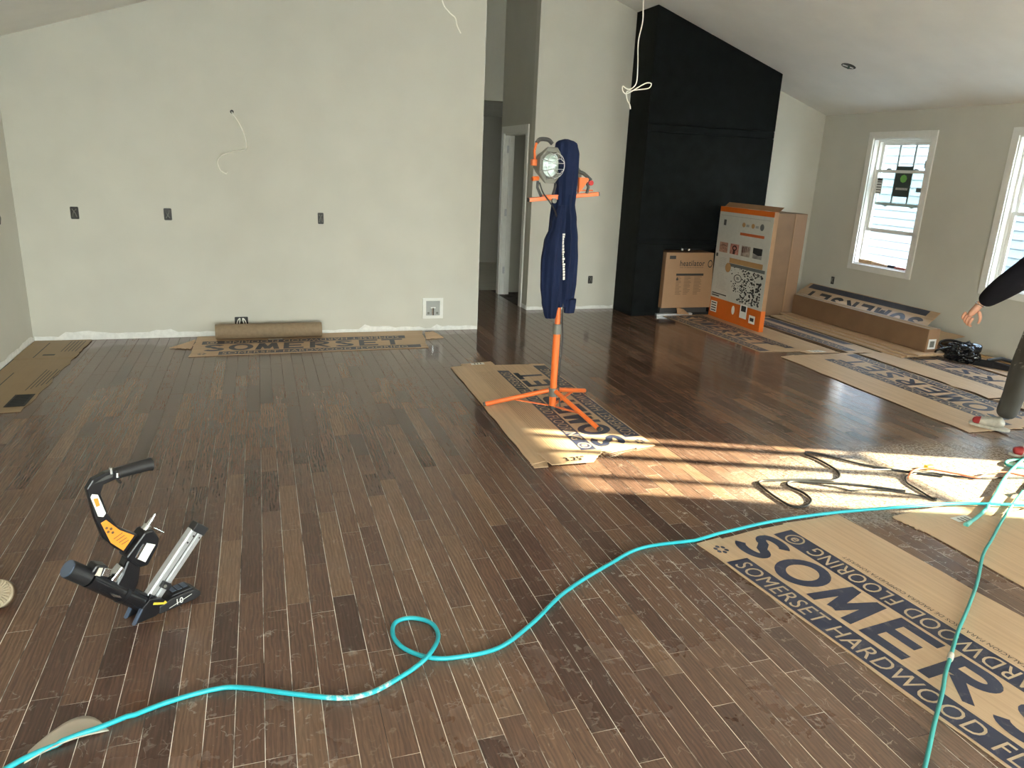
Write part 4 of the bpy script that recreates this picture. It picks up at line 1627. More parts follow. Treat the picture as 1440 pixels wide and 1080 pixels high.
m.build('bottom_hub', M_darkgrey, t, smooth=True)
cc = Vector((CXT - 0.008, CYT, 0))
for fx, fy in ((1.46, 4.80), (2.30, 4.975), (2.045, 4.165)):
    ft = Vector((fx, fy, 0.022))
    d = (ft - cc)
    d.z = 0
    d.normalize()
    top = cc + d * 0.03 + Vector((0, 0, 0.145))
    lg = MB().tube([top, ft], 0.0165, 10).build('leg', M_orange, t, smooth=True)
    MB().tube([ft - (top - ft).normalized() * 0.0, ft + (ft - top).normalized() * 0.018], 0.0155, 10).build('foot_cap', M_darkgrey, lg, smooth=True)
    mid = top.lerp(ft, 0.55)
    s0 = cc + d * 0.03 + Vector((0, 0, 0.035))
    MB().bar(s0, mid - Vector((0, 0, 0.012)), 0.022, 0.006).build('brace', M_orange, t)
# cross bar
barA = Vector((1.640, 4.60, 1.450))
barB = Vector((2.165, 4.70, 1.497))
MB().bar(barA, barB, 0.026, 0.026).build('cross_bar', M_orange, t, bevel=0.003)
MB().bar(barA + Vector((0.10, 0.04, 0.028)), barA + Vector((0.30, 0.05, 0.036)), 0.05, 0.008).build('bar_plate', M_orange, t)
MB().bar(barB + Vector((-0.17, -0.0, 0.018)), barB + Vector((-0.05, 0.0, 0.022)), 0.06, 0.008).build('bar_plate', M_orange, t)
bd = (barB - barA).normalized()
for p, s_ in ((barA, -1), (barB, 1)):
    MB().bar(p, p + bd * 0.006 * s_, 0.024, 0.024).build('end_cap', M_darkgrey, t)
MB().tube([barA + Vector((0.165, -0.03, 0.0)), barA + Vector((0.165, -0.005, 0.0))], 0.016, 10).build('wing_knob', M_greyplast, t, smooth=True)


def lamp(cpos, fwd, label, scale=1.0):
    F = Vector(fwd).normalized()
    Rr = Vector((0, 0, 1)).cross(F).normalized()   # lamp's left
    Uu = F.cross(Rr).normalized()
    cp = Vector(cpos)

    def P(r, u, f):
        return cp + (Rr * r + Uu * u + F * f) * scale

    l = empty('lamp_head', None, None)
    l['label'] = label
    l.parent = t
    n = 8
    oct_ = [(math.cos(2 * PI * (k + 0.5) / n), math.sin(2 * PI * (k + 0.5) / n)) for k in range(n)]
    prof = [(-0.11, 0.035), (-0.105, 0.055), (-0.06, 0.075), (-0.01, 0.100), (0.012, 0.108), (0.016, 0.100), (0.010, 0.078), (-0.004, 0.074)]
    MB().loft([[P(c * r, s_ * r * 1.12, f) for c, s_ in oct_] for f, r in prof], cap=True).build('housing', M_greyplast, l, bevel=0.002)
    rd = [(math.cos(2 * PI * k / 20), math.sin(2 * PI * k / 20)) for k in range(20)]
    MB().loft([[P(c * r, s_ * r, f) for c, s_ in rd] for f, r in ((0.006, 0.072), (0.002, 0.070), (-0.001, 0.050), (-0.0025, 0.015))], cap=True).build('reflector', plain('dull_reflector', (0.42, 0.43, 0.40), 0.45, metal=0.3, var=0.2, vscale=30), l, smooth=True)
    MB().tube([P(-0.045, 0, 0.006), P(0.045, 0, 0.006)], 0.006 * scale, 8).build('bulb', M_paper, l, smooth=True)
    MB().loft([[P(c * 0.072, s_ * 0.072, f) for c, s_ in rd] for f in (0.0135, 0.0155)], cap=True).build('glass_cover', M_glass, l)
    cage = MB()
    for f, r in ((0.085, 0.045), (0.055, 0.075)):
        cage.tube([P(c * r, s_ * r, f) for c, s_ in rd], 0.0022, 5, closed=True)
    for k in range(8):
        a = 2 * PI * (k + 0.5) / 8
        c, s_ = math.cos(a), math.sin(a)
        cage.tube([P(c * 0.09, s_ * 0.09, 0.014), P(c * 0.075, s_ * 0.075, 0.055), P(c * 0.045, s_ * 0.045, 0.085)], 0.0022, 5)
    for q in (-0.018, 0.018):
        cage.tube([P(-0.041, q, 0.085), P(0.041, q, 0.085)], 0.0022, 5)
    cage.build('wire_guard', M_alu, l)
    return l, P


l1, P = lamp((1.772, 4.60, 1.668), (0.36, -0.93, -0.05), 'grey octagonal lamp head facing the camera')
# yoke, knobs, handle
yb_ = MB().tube([P(0.095, -0.02, -0.02), P(0.088, -0.11, -0.02), P(0.055, -0.185, -0.01), P(0.045, -0.20, -0.01)], 0.009, 8)
yb_.tube([P(-0.075, -0.10, -0.02), P(-0.075, -0.14, -0.02), P(-0.045, -0.195, -0.01)], 0.009, 8)
yb_.build('yoke', M_darkgrey, l1, smooth=True)
MB().box(1.648, 1.682, 4.59, 4.635, 1.66, 1.70).build('tilt_knob', M_orange, l1, bevel=0.006)
MB().tube([(1.655, 4.60, 1.58), (1.70, 4.61, 1.585)], 0.014, 8).build('tilt_knob', M_orange, l1, smooth=True)
MB().tube([(1.672, 4.61, 1.69), (1.668, 4.62, 1.75), (1.68, 4.625, 1.795), (1.70, 4.63, 1.81)], 0.008, 8).build('handle_bracket', M_orange, l1, smooth=True)
MB().tube(spline([(1.682, 4.625, 1.80), (1.705, 4.63, 1.822), (1.76, 4.63, 1.822), (1.79, 4.63, 1.80)], 5), 0.013, 8).build('handle', M_darkgrey, l1, smooth=True)
l2, P = lamp((1.975, 4.76, 1.60), (0.60, 0.70, -0.35), 'second lamp head, turned to the back wall', 0.82)
MB().tube(spline([(1.975, 4.66, 1.64), (2.03, 4.65, 1.625), (2.085, 4.65, 1.585)], 5), 0.012, 8).build('handle', M_darkgrey, l2, smooth=True)
MB().prism([(2.00, 4.64, 1.50), (2.00, 4.64, 1.60), (2.075, 4.64, 1.60), (2.03, 4.64, 1.535)], (0, 0.03, 0)).build('lamp_bracket', M_orange, l2)
MB().tube([(2.085, 4.64, 1.568), (2.085, 4.66, 1.568)], 0.017, 12).build('tilt_knob', M_red, l2, smooth=True)
MB().tube([(2.06, 4.66, 1.57), (2.075, 4.66, 1.54), (2.07, 4.67, 1.50)], 0.010, 8).build('yoke', M_darkgrey, l2, smooth=True)
tag(MB().tube(spline([(1.70, 4.585, 1.56), (1.725, 4.58, 1.50), (1.76, 4.56, 1.45), (1.80, 4.56, 1.40), (1.835, 4.585, 1.34), (1.88, 4.61, 1.22), (1.935, 4.62, 1.02), (1.93, 4.62, 0.70), (1.945, 4.625, 0.52), (1.935, 4.62, 0.30), (1.94, 4.62, 0.14), (1.95, 4.60, 0.022)], 6), 0.0045, 6).build('power_cord', M_cable, smooth=True),
    'black power cord hanging from the caged lamps down the orange pole', 'cord')

# hoodie hanging over the stand
t = empty('hoodie', 'navy blue hooded sweatshirt hung over the top of the orange work light stand', 'sweatshirt')


def garment(secs, name, seed, depth=0.75, n=40, folds=7, amp=0.10):
    r = random.Random(seed)
    ph = [r.uniform(0, 6.28) for _ in range(4)]
    rings = []
    for (z, x, w, y) in secs:
        ring = []
        for k in range(n):
            a = 2 * PI * k / n
            f = 1 + amp * (1 - 1.6 * abs(math.sin(0.5 * (folds * a + ph[0] + z * 2.0)))) * 0.7 + amp * 0.6 * math.sin((folds + 4) * a + ph[1] - z * 3) + amp * 0.5 * math.sin(3 * a + ph[2] + z * 5)
            ring.append(Vector((x + math.cos(a) * w * (0.96 + 0.3 * (f - 1)), y + math.sin(a) * w * depth * f, z)))
        rings.append(ring)
    return MB().loft(rings).build(name, M_navy, t, smooth=True)


YH = 4.66


def secs_interp(keys, n):
    out = []
    zs = [k[0] for k in keys]
    for i in range(n + 1):
        z = zs[0] + (zs[-1] - zs[0]) * i / n
        for a, b in zip(keys[:-1], keys[1:]):
            if min(a[0], b[0]) - 1e-9 <= z <= max(a[0], b[0]) + 1e-9:
                q = (z - a[0]) / (b[0] - a[0])
                q = q * q * (3 - 2 * q)
                out.append(tuple(a[j] + (b[j] - a[j]) * q for j in range(4)))
                out[-1] = (z,) + out[-1][1:]
                break
    return out


hood = [(1.834, 1.895, 0.012, YH), (1.826, 1.895, 0.050, YH), (1.805, 1.898, 0.074, YH), (1.74, 1.902, 0.086, YH), (1.62, 1.908, 0.082, YH), (1.50, 1.912, 0.076, YH), (1.38, 1.915, 0.07, YH)]
garment(secs_interp(hood, 40), 'hood', 2, 0.75, folds=6, amp=0.16)
body = [(1.60, 1.912, 0.070, YH + 0.015), (1.44, 1.905, 0.083, YH), (1.32, 1.912, 0.096, YH), (1.20, 1.918, 0.106, YH), (1.08, 1.922, 0.110, YH), (0.92, 1.925, 0.104, YH), (0.80, 1.930, 0.090, YH), (0.745, 1.935, 0.082, YH)]
garment(secs_interp(body, 60), 'body', 5, 0.6, n=72, folds=9, amp=0.22)
slv = [(1.42, 1.872, 0.030, YH - 0.05), (1.30, 1.850, 0.052, YH - 0.06), (1.18, 1.828, 0.070, YH - 0.06), (1.06, 1.820, 0.076, YH - 0.065), (0.90, 1.824, 0.072, YH - 0.06), (0.78, 1.832, 0.062, YH - 0.05), (0.70, 1.838, 0.046, YH - 0.04), (0.672, 1.842, 0.036, YH - 0.04)]
garment(secs_interp(slv, 44), 'sleeve', 9, 0.75, n=56, folds=6, amp=0.18)
garment(secs_interp([(0.80, 1.982, 0.046, YH - 0.03), (0.74, 1.982, 0.043, YH - 0.03), (0.705, 1.980, 0.038, YH - 0.03)], 6), 'cuff', 11, 0.8, folds=6, amp=0.10)
m = MB()
rr = random.Random(8)
z = 1.245
pc = 0
while z > 0.955:
    hgt = rr.uniform(0.010, 0.024)
    w = rr.uniform(0.007, 0.016)
    x = 1.878 + 0.010 * math.sin(z * 9) + (1.245 - z) * 0.015
    m.hexa([(x, 4.548, z - hgt), (x + w, 4.548, z - hgt + 0.002), (x + w, 4.556, z - hgt), (x, 4.556, z - hgt), (x + 0.002, 4.548, z), (x + w, 4.548, z), (x + w, 4.556, z), (x, 4.556, z)])
    z -= hgt + 0.003
m.build('chest_print', M_paper, t)

# ------------------------------------------------------------------ floor nailer
t = empty('floor_nailer', 'black pneumatic floor nailer with a silver magazine standing on the boards, front left', 'nailer')
NP0 = Vector((-0.53, 2.645, 0))
Na = Vector((0.84, 0.54, 0)).normalized()
Nn = Vector((Na.y, -Na.x, 0))


def N(s, z, tt=0.0):
    return NP0 + Na * s + Vector((0, 0, z)) + Nn * tt


def plate(pts, t0, t1):
    return MB().prism([N(s, z, t0) for s, z in pts], Nn * (t1 - t0))


def ncyl(a, b, r, n=16):
    return MB().tube([N(*a), N(*b)], r, n)


MB().tube([N(0.018, 0.581), N(0.030, 0.583), N(0.130, 0.582), N(0.140, 0.581)], [0.0215, 0.0205, 0.022, 0.025], 16).build('grip', M_black, t, smooth=True)
arm = [(0.022, 0.600), (-0.02, 0.600), (-0.062, 0.588), (-0.084, 0.560), (-0.070, 0.45), (-0.052, 0.365), (-0.02, 0.315), (0.014, 0.278), (0.064, 0.334), (0.03, 0.362), (0.0, 0.392), (-0.028, 0.45), (-0.042, 0.53), (-0.030, 0.558), (0.022, 0.568)]
plate(arm, -0.013, 0.013).build('handle_arm', M_blackmetal, t, bevel=0.004)
plate([(-0.076, 0.528), (-0.070, 0.538), (-0.052, 0.530), (-0.034, 0.455), (-0.044, 0.444), (-0.060, 0.452)], 0.013, 0.0142).build('label', M_paper, t)
plate([(-0.068, 0.520), (-0.054, 0.518), (-0.050, 0.490), (-0.062, 0.488)], 0.0142, 0.0148).build('label_print', M_orange_lbl, t)
plate([(-0.054, 0.425), (-0.036, 0.430), (0.004, 0.376), (0.050, 0.338), (0.008, 0.294), (-0.030, 0.340)], 0.013, 0.0142).build('warning_label', M_orange_lbl, t)
m = MB()
for (s, z) in ((-0.038, 0.400), (-0.024, 0.392), (-0.034, 0.384), (-0.020, 0.376)):
    m.tube([N(s, z, 0.0142), N(s, z, 0.0150)], 0.005, 8)
for i in range(4):
    m.add([N(-0.020 + i * 0.008, 0.352 - i * 0.010, 0.0146), N(0.012 + i * 0.006, 0.365 - i * 0.012, 0.0146), N(0.012 + i * 0.006, 0.362 - i * 0.012, 0.0146), N(-0.020 + i * 0.008, 0.349 - i * 0.010, 0.0146)], [(0, 1, 2, 3)])
m.build('warning_print', M_bwnink, t)
plate([(-0.060, 0.573), (-0.02, 0.590), (0.005, 0.590), (0.0, 0.578), (-0.03, 0.574)], 0.013, 0.016).build('arm_recess', M_darkgrey, t, bevel=0.002)
ncyl((0.0, 0.590, 0.010), (0.0, 0.612, 0.010), 0.006, 10).build('bolt', M_chrome, t, smooth=True)
ncyl((0.014, 0.575, 0.02), (0.016, 0.592, 0.02), 0.006, 10).build('bolt', M_chrome, t, smooth=True)
plate([(0.004, 0.590), (0.010, 0.590), (0.030, 0.548), (0.024, 0.546)], -0.006, 0.012).build('trigger', M_blackmetal, t)
# head block
plate([(0.006, 0.272), (0.080, 0.345), (0.112, 0.342), (0.130, 0.300), (0.120, 0.270), (0.080, 0.212), (0.050, 0.215)], -0.032, 0.032).build('head', M_blackmetal, t, bevel=0.006)
plate([(0.045, 0.253), (0.082, 0.302), (0.112, 0.284), (0.070, 0.230)], 0.032, 0.0335).build('label', M_paper, t)
plate([(0.038, 0.262), (0.070, 0.304), (0.074, 0.300), (0.042, 0.258)], 0.032, 0.034).build('chrome_strip', M_chrome, t)
MB().tube([N(0.094, 0.338), N(0.108, 0.352), N(0.110, 0.354), N(0.126, 0.372), N(0.127, 0.373), N(0.137, 0.386)], [0.016, 0.015, 0.009, 0.008, 0.005, 0.005], 14).build('air_plug', M_chrome, t, smooth=True)
MB().tube([N(0.118, 0.345, 0.02), N(0.150, 0.315, 0.024)], 0.0022, 6).build('pin', M_chrome, t)
# neck and barrel
plate([(0.015, 0.262), (0.062, 0.235), (0.044, 0.155), (0.020, 0.115), (-0.045, 0.165), (-0.010, 0.215)], -0.026, 0.026).build('neck', M_gloss_black, t, bevel=0.008)
plate([(-0.062, 0.190), (-0.006, 0.240), (0.004, 0.228), (-0.046, 0.168)], -0.020, 0.022).build('chrome_guard', M_chrome, t, bevel=0.004)
ncyl((-0.108, 0.232), (0.052, 0.062), 0.034, 24).build('barrel', M_gloss_black, t, smooth=True)
ncyl((-0.012, 0.130), (-0.002, 0.119), 0.037, 24).build('barrel_band', M_blackmetal, t, smooth=True)
ncyl((-0.168, 0.292), (-0.113, 0.236), 0.032, 24).build('cap', M_black, t, smooth=True)
ncyl((-0.171, 0.295), (-0.168, 0.292), 0.030, 24).build('cap_disc', M_steelblue, t, smooth=True)
plate([(-0.108, 0.262), (-0.088, 0.283), (-0.052, 0.262), (-0.045, 0.225), (-0.075, 0.205)], -0.026, 0.026).build('valve_body', M_blackmetal, t, bevel=0.006)
plate([(-0.098, 0.247), (-0.082, 0.270), (-0.070, 0.264), (-0.082, 0.236)], 0.026, 0.0272).build('label', M_scrap, t)
plate([(-0.078, 0.236), (-0.064, 0.262), (-0.042, 0.248), (-0.056, 0.222)], 0.026, 0.029).build('chrome_guard', M_chrome, t, bevel=0.002)
plate([(-0.060, 0.160), (-0.030, 0.140), (-0.025, 0.128), (-0.052, 0.146)], 0.030, 0.036).build('slot', M_chrome, t)
# shoe: two prongs and base
for s_ in (-1, 1):
    a, b = (0.026, 0.038) if s_ > 0 else (-0.038, -0.026)
    plate([(0.004, 0.0015), (0.036, 0.052), (0.070, 0.078), (0.112, 0.064), (0.140, 0.028), (0.085, 0.0015)], a, b).build('prong', M_blackmetal, t, bevel=0.002)
    plate([(0.002, 0.0015), (0.010, 0.0015), (0.042, 0.052), (0.035, 0.054)], a - 0.001, b + 0.001).build('prong_edge', M_steelblue, t)
plate([(0.052, 0.030), (0.080, 0.090), (0.108, 0.060), (0.110, 0.020)], -0.026, 0.026).build('nose', M_gloss_black, t, bevel=0.004)
plate([(0.096, 0.0015), (0.100, 0.034), (0.150, 0.046), (0.235, 0.046), (0.262, 0.024), (0.262, 0.010), (0.24, 0.0015)], -0.040, 0.040).build('base_foot', M_black, t, bevel=0.005)
plate([(0.150, 0.046), (0.158, 0.052), (0.232, 0.051), (0.240, 0.045)], -0.034, 0.030).build('foot_pad', M_blackmetal, t, bevel=0.002)
for k in range(3):
    plate([(0.166 + 0.022 * k, 0.0515), (0.182 + 0.022 * k, 0.0515), (0.182 + 0.022 * k, 0.054), (0.166 + 0.022 * k, 0.054)], -0.028, 0.010).build('pad_stud', M_steelblue, t)
m = MB()
add_text(m, '10', lambda u, v: N(u, v, 0.0408), (0.165, 0.19, 0.012, 0.036), bold=0.01)
m.add([N(0.135, 0.010, 0.0408), N(0.225, 0.030, 0.0408), N(0.225, 0.0325, 0.0408), N(0.135, 0.0125, 0.0408)], [(0, 1, 2, 3)])
m.build('foot_print', M_paper, t)
plate([(0.078, 0.052), (0.082, 0.060), (0.118, 0.044), (0.124, 0.050), (0.130, 0.036), (0.114, 0.030), (0.117, 0.036)], 0.038, 0.0392).build('arrow_mark', M_yellow, t)
# magazine
ma, mb_ = Vector((0.094, 0.062)), Vector((0.283, 0.262))
md = (mb_ - ma).normalized()
mn = Vector((-md.y, md.x))


def mag(w0, w1, l0, l1):
    return [tuple(ma + md * l0 + mn * w0), tuple(ma + md * l1 + mn * w0), tuple(ma + md * l1 + mn * w1), tuple(ma + md * l0 + mn * w1)]


ML = (mb_ - ma).length
plate(mag(-0.028, 0.030, 0, ML), -0.016, 0.014).build('magazine', M_alu, t, bevel=0.002)
plate(mag(-0.023, -0.004, 0.0, ML), 0.014, 0.019).build('rail', M_alu, t, bevel=0.001)
plate(mag(0.008, 0.025, 0.0, ML), 0.014, 0.017).build('rail', M_alu, t, bevel=0.001)
plate(mag(0.000, 0.0035, 0.0, ML), 0.0135, 0.0146).build('groove', M_dkink, t)
plate(mag(-0.029, 0.029, ML - 0.004, ML + 0.030), -0.018, 0.021).build('end_cap', M_black, t, bevel=0.003)
for w, l in ((0.010, ML - 0.020), (-0.016, ML - 0.016), (0.016, ML - 0.05)):
    q = ma + md * l + mn * w
    MB().tube([N(q.x, q.y, 0.016), N(q.x, q.y, 0.0205)], 0.0035, 8).build('screw', M_dkink, t)
plate(mag(-0.026, 0.014, 0.045, 0.070), 0.014, 0.030).build('latch', M_black, t, bevel=0.003)
q = ma + md * 0.056
MB().tube([N(q.x, q.y, 0.030), N(q.x, q.y, 0.033)], 0.006, 10).build('latch_button', M_greyplast, t, smooth=True)

# ------------------------------------------------------------------ hoses and cords
hr = 0.0082
H1 = [(-0.90, 1.80), (-0.73, 1.99), (-0.60, 2.055), (-0.507, 2.086), (-0.359, 2.146), (-0.217, 2.174), (-0.13, 2.160), (0.042, 2.080), (0.17, 2.028), (0.26, 2.027), (0.36, 2.072), (0.47, 2.137), (0.534, 2.244), (0.534, 2.342), (0.471, 2.398), (0.404, 2.385), (0.383, 2.305), (0.411, 2.221), (0.483, 2.154), (0.569, 2.131), (0.728, 2.142), (0.895, 2.25), (1.10, 2.42), (1.375, 2.578), (1.598, 2.675), (1.95, 2.677), (2.311, 2.725), (2.70, 2.735), (3.175, 2.70), (3.50, 2.66), (3.83, 2.56), (4.3, 2.40)]
pts = spline([(x, y, hr + 0.001) for x, y in H1], 8)
out = []
for i, p in enumerate(pts):
    z = p.z
    if 1.86 < p.x < 4.2:
        z += 0.018 * min(1, (p.x - 1.86) / 0.12)
    if -0.62 < p.x < -0.44:
        z += 0.006
    if 8.5 < i / 8 < 13.5:
        z += 0.017 * math.exp(-((p - Vector((0.49, 2.155, p.z))).length / 0.10) ** 2)
    out.append(Vector((p.x, p.y, z)))
t = empty('air_hose', 'bright teal air hose with one loop snaking across the boards in front', 'hose')
MB().tube(out, hr, 10).build('hose', M_teal, t, smooth=True)
dirty = MB().tube([p + Vector((0, 0, 0.0001)) for p in out if 0.12 < p.x < 0.34 and p.y < 2.07], hr + 0.0004, 10)
dirty.build('dust_film', dusty_hose_material(), t, smooth=True)

H2 = [(4.95, 3.10), (4.6, 2.95), (4.30, 2.86), (4.03, 2.728), (3.75, 2.58), (3.49, 2.435), (3.28, 2.31), (3.10, 2.205), (2.86, 2.03), (2.636, 1.882), (2.45, 1.765), (2.287, 1.652), (2.19, 1.585), (2.10, 1.515), (1.94, 1.40), (1.78, 1.281), (1.5, 1.08)]
pts = spline([(x, y, 0) for x, y in H2], 8)
out = []
for p in pts:
    z = hr + 0.001
    if 2.98 < p.x < 4.0:
        z += 0.016
    elif 1.92 < p.x <= 2.98:
        z += 0.0165
    elif 1.80 < p.x <= 1.92:
        z += 0.0165 * (p.x - 1.80) / 0.12
    out.append(Vector((p.x, p.y, z)))
t = empty('air_hose', 'pale green air hose running over the lettered front carton to the bottom edge', 'hose')
MB().tube(out, hr * 0.85, 10).build('hose', M_teal2, t, smooth=True)
for c0, c1, m_ in ((2.32, 2.26, M_ivory),):
    seg = [p for p in out if c1 < p.x < c0]
    if len(seg) > 1:
        MB().tube(seg, hr * 1.3, 10).build('tape_wrap', m_, t, smooth=True)
t = empty('air_hose', 'short doubled green hose end lying on the plain carton at the right edge', 'hose')
MB().tube(spline([(3.30, 2.47, 0.020), (3.52, 2.56, 0.022), (3.80, 2.72, 0.018), (4.15, 2.93, 0.014), (4.7, 3.2, 0.013)], 8), 0.0095, 10).build('hose', M_teal2, t, smooth=True)
MB().tube([(3.30, 2.47, 0.020), (3.345, 2.488, 0.0205)], 0.013, 10).build('coupler', plain('green_coupler', (0.12, 0.38, 0.33), 0.4), t, smooth=True)
t = empty('air_hose', 'green hose coil standing beside the feet of the person', 'hose')
c0 = Vector((4.86, 3.28, 0.09))
MB().tube(spline([c0 + Vector((math.cos(a) * 0.07 * 0.585, -math.cos(a) * 0.07 * 0.81, math.sin(a) * 0.078)) for a in [2 * PI * k / 12 for k in range(12)]], 4, True), 0.008, 8, closed=True).build('hose_loop', M_teal2, t, smooth=True)
MB().tube(spline([(4.45 + 0.13 * math.cos(a), 3.06 + 0.06 * math.sin(a), 0.010 + 0.0) for a in [2 * PI * k / 12 for k in range(12)]], 4, True), 0.008, 8, closed=True).build('hose_loop', M_teal2, t, smooth=True)


def cord(name, pts, r, mat, label, cat='cord', z=None):
    p = spline([(x, y, (z if z is not None else r + 0.001)) for x, y in pts], 8)
    return tag(MB().tube(p, r, 8).build(name, mat, smooth=True), label, cat)


cord('power_cord', [(3.75, 3.02), (3.58, 3.13), (3.40, 3.28), (3.267, 3.47), (3.20, 3.53), (3.16, 3.49), (3.18, 3.40), (3.165, 3.22), (3.06, 3.12), (2.90, 3.16), (2.706, 3.196), (2.60, 3.20), (2.57, 3.12), (2.56, 2.99), (2.575, 2.885), (2.65, 2.87), (2.73, 2.925), (2.75, 3.02), (2.73, 3.12), (2.80, 3.16), (2.98, 3.10), (3.16, 3.02), (3.35, 2.90)], 0.0065, M_cable,
     'thick black cord curling on the sunlit boards')
cord('power_cord', [(2.85, 3.14), (2.98, 3.05), (3.05, 2.98), (3.16, 2.97), (3.26, 2.93), (3.36, 2.86), (3.45, 2.78)], 0.004, M_cable, 'thin black wire next to the curled black cord')
cord('power_cord', [(3.42, 2.76), (3.44, 2.90), (3.46, 3.00), (3.55, 3.08), (3.70, 3.09), (3.80, 3.03), (3.95, 2.95), (4.10, 2.92), (4.40, 2.86)], 0.0055, M_cable, 'black cord running off to the right edge under the orange one', z=0.0065)
cord('extension_cord', [(3.50, 3.03), (3.60, 3.10), (3.72, 3.12), (3.84, 3.02), (3.93, 2.94), (4.06, 2.98), (4.18, 2.96), (4.27, 2.88), (4.6, 2.78)], 0.0055, M_orangecord, 'thin red-orange extension cord looping on the dusty boards at right', z=0.0175)
tag(MB().box(3.74, 3.80, 3.12, 3.15, 0.001, 0.03).build('cord_plug', M_yellow, bevel=0.005), 'small yellow plug end on the boards between the black and orange cords', 'plug')
tag(MB().tube(spline([(3.66, 3.12, 0.012), (3.60, 3.15, 0.010), (3.45, 3.19, 0.006), (3.30, 3.22, 0.006)], 6), 0.004, 6).build('power_cord', M_ivory, smooth=True), 'short grey-white wire leading to the yellow plug', 'cord')

# beige paper scrap held by the hose, bottom left
m = MB()
nU, nV = 12, 6
for i in range(nU + 1):
    u = i / nU
    for j in range(nV + 1):
        v = j / nV
        x = -0.70 + 0.20 * u
        y0_ = 2.000 + 0.075 * u
        wid = 0.11 * math.sin(PI * min(1, u * 0.9 + 0.12)) ** 0.8
        y_ = y0_ + wid * v * (1.0 + 0.3 * u)
        z_ = 0.001 + 0.004 * math.sin(PI * v) + 0.018 * (1 - v) ** 3 * math.sin(PI * u)
        m.v.append((x, y_, z_))
for i in range(nU):
    for j in range(nV):
        k = i * (nV + 1) + j
        m.f.append((k, k + 1, k + nV + 2, k + nV + 1))
o = m.build('paper_scrap', M_scrap, smooth=True, thick=0.0008)
tag(o, 'torn beige paper scrap caught under the teal hose at bottom left', 'paper')

# ------------------------------------------------------------------ boot of someone just out of the picture, left edge
t = empty('work_boot', 'tan ribbed sole of a work boot at the left edge of the picture', 'boot')
bt = Vector((-0.938, 2.845, 0.056))
ba = Vector((-0.95, 0.22, 0.10)).normalized()          # toe to heel
bn = Vector((0.20, -0.80, 0.50))
bn = (bn - ba * bn.dot(ba)).normalized()               # the sole faces the camera
bcx = ba.cross(bn).normalized()


def BP(l, c, d):
    return bt + ba * l + bcx * c + bn * d


def sole_w(l):
    if l < 0.05:
        return 0.052 * math.sqrt(max(0.0, 1 - ((0.05 - l) / 0.05) ** 2))
    if l < 0.26:
        return 0.052 - 0.012 * math.sin(PI * (l - 0.05) / 0.21)
    return 0.052 * math.sqrt(max(0.0, 1 - ((l - 0.26) / 0.035) ** 2))


ls = [0.295 * (1 - math.cos(PI * i / 22)) / 2 for i in range(23)]
outl = [(l, sole_w(l)) for l in ls] + [(l, -sole_w(l)) for l in ls[-2:0:-1]]
MB().loft([[BP(0.147 + (l - 0.147) * q, c * q, d) for l, c in outl] for d, q in ((-0.012, 1.0), (0.0, 1.0), (0.003, 0.97))]).build('sole', M_sole, t, smooth=True)
for k in range(13):
    an = -PI / 2 + PI * k / 12
    c0, s0 = math.cos(an), math.sin(an)
    MB().bar(BP(0.052 - 0.046 * c0, 0.048 * s0, 0.005), BP(0.056 - 0.020 * c0, 0.022 * s0, 0.005), 0.0068, 0.008, up=tuple(bn)).build('tread_rib', M_sole, t, bevel=0.001)
for k in range(14):
    l = 0.068 + k * 0.0145
    w = sole_w(l) * 0.9
    MB().bar(BP(l, -w, 0.005), BP(l + 0.004, w, 0.005), 0.008, 0.008, up=tuple(bn)).build('tread_rib', M_sole, t, bevel=0.001)
MB().loft([[BP(0.147 + (l - 0.147) * q + sh, c * q, d) for l, c in outl] for d, q, sh in ((-0.012, 0.97, 0), (-0.04, 0.98, 0.0), (-0.065, 0.86, 0.02), (-0.085, 0.55, 0.055), (-0.13, 0.42, 0.08), (-0.20, 0.42, 0.085))]).build('upper', M_boot, t, smooth=True)
for i in range(5):
    MB().tube([BP(0.10 + 0.016 * i, -0.028, -0.078 - 0.008 * i), BP(0.10 + 0.016 * i, 0.028, -0.078 - 0.008 * i)], 0.003, 6).build('lace', M_sole, t)


# ------------------------------------------------------------------ wall boxes, cables, lights
def outlet(name, c, w, h, axis, label, cat='outlet box', group=None, tilt=1):
    """open black box set in the wall with folded wires; axis: 'y' faces the camera, 'x' faces left, 'X' faces right"""
    t = empty(name, label, cat, group)
    x, y, z = c

    def P(a, d, k):
        if axis == 'y':
            return (x + a, y - d, z + k)
        if axis == 'x':
            return (x - d, y - a, z + k)
        return (x + d, y + a, z + k)

    def B(mb, a0, a1, d0, d1, k0, k1):
        return mb.hexa([P(a0, d0, k0), P(a1, d0, k0), P(a1, d1, k0), P(a0, d1, k0), P(a0, d0, k1), P(a1, d0, k1), P(a1, d1, k1), P(a0, d1, k1)])
    B(MB(), -w / 2, w / 2, 0.0, 0.004, -h / 2, h / 2).build('box', M_dkink, t)
    m = MB()
    B(m, -w / 2 - 0.004, -w / 2, 0, 0.006, -h / 2, h / 2)
    B(m, w / 2, w / 2 + 0.004, 0, 0.006, -h / 2, h / 2)
    B(m, -w / 2, w / 2, 0, 0.006, h / 2, h / 2 + 0.004)
    B(m, -w / 2, w / 2, 0, 0.006, -h / 2 - 0.004, -h / 2)
    m.build('rim', M_darkgrey, t)
    m = MB()
    for i, s_ in enumerate((-1, 1)):
        m.tube(spline([P(-w * 0.3 * s_ * tilt, 0.006, h * 0.35), P(w * 0.1 * s_, 0.016, h * 0.05), P(w * 0.3 * s_ * tilt, 0.008, -h * 0.36)], 4), 0.0035, 6)
    m.build('wire', M_greyplast, t, smooth=True)
    return t


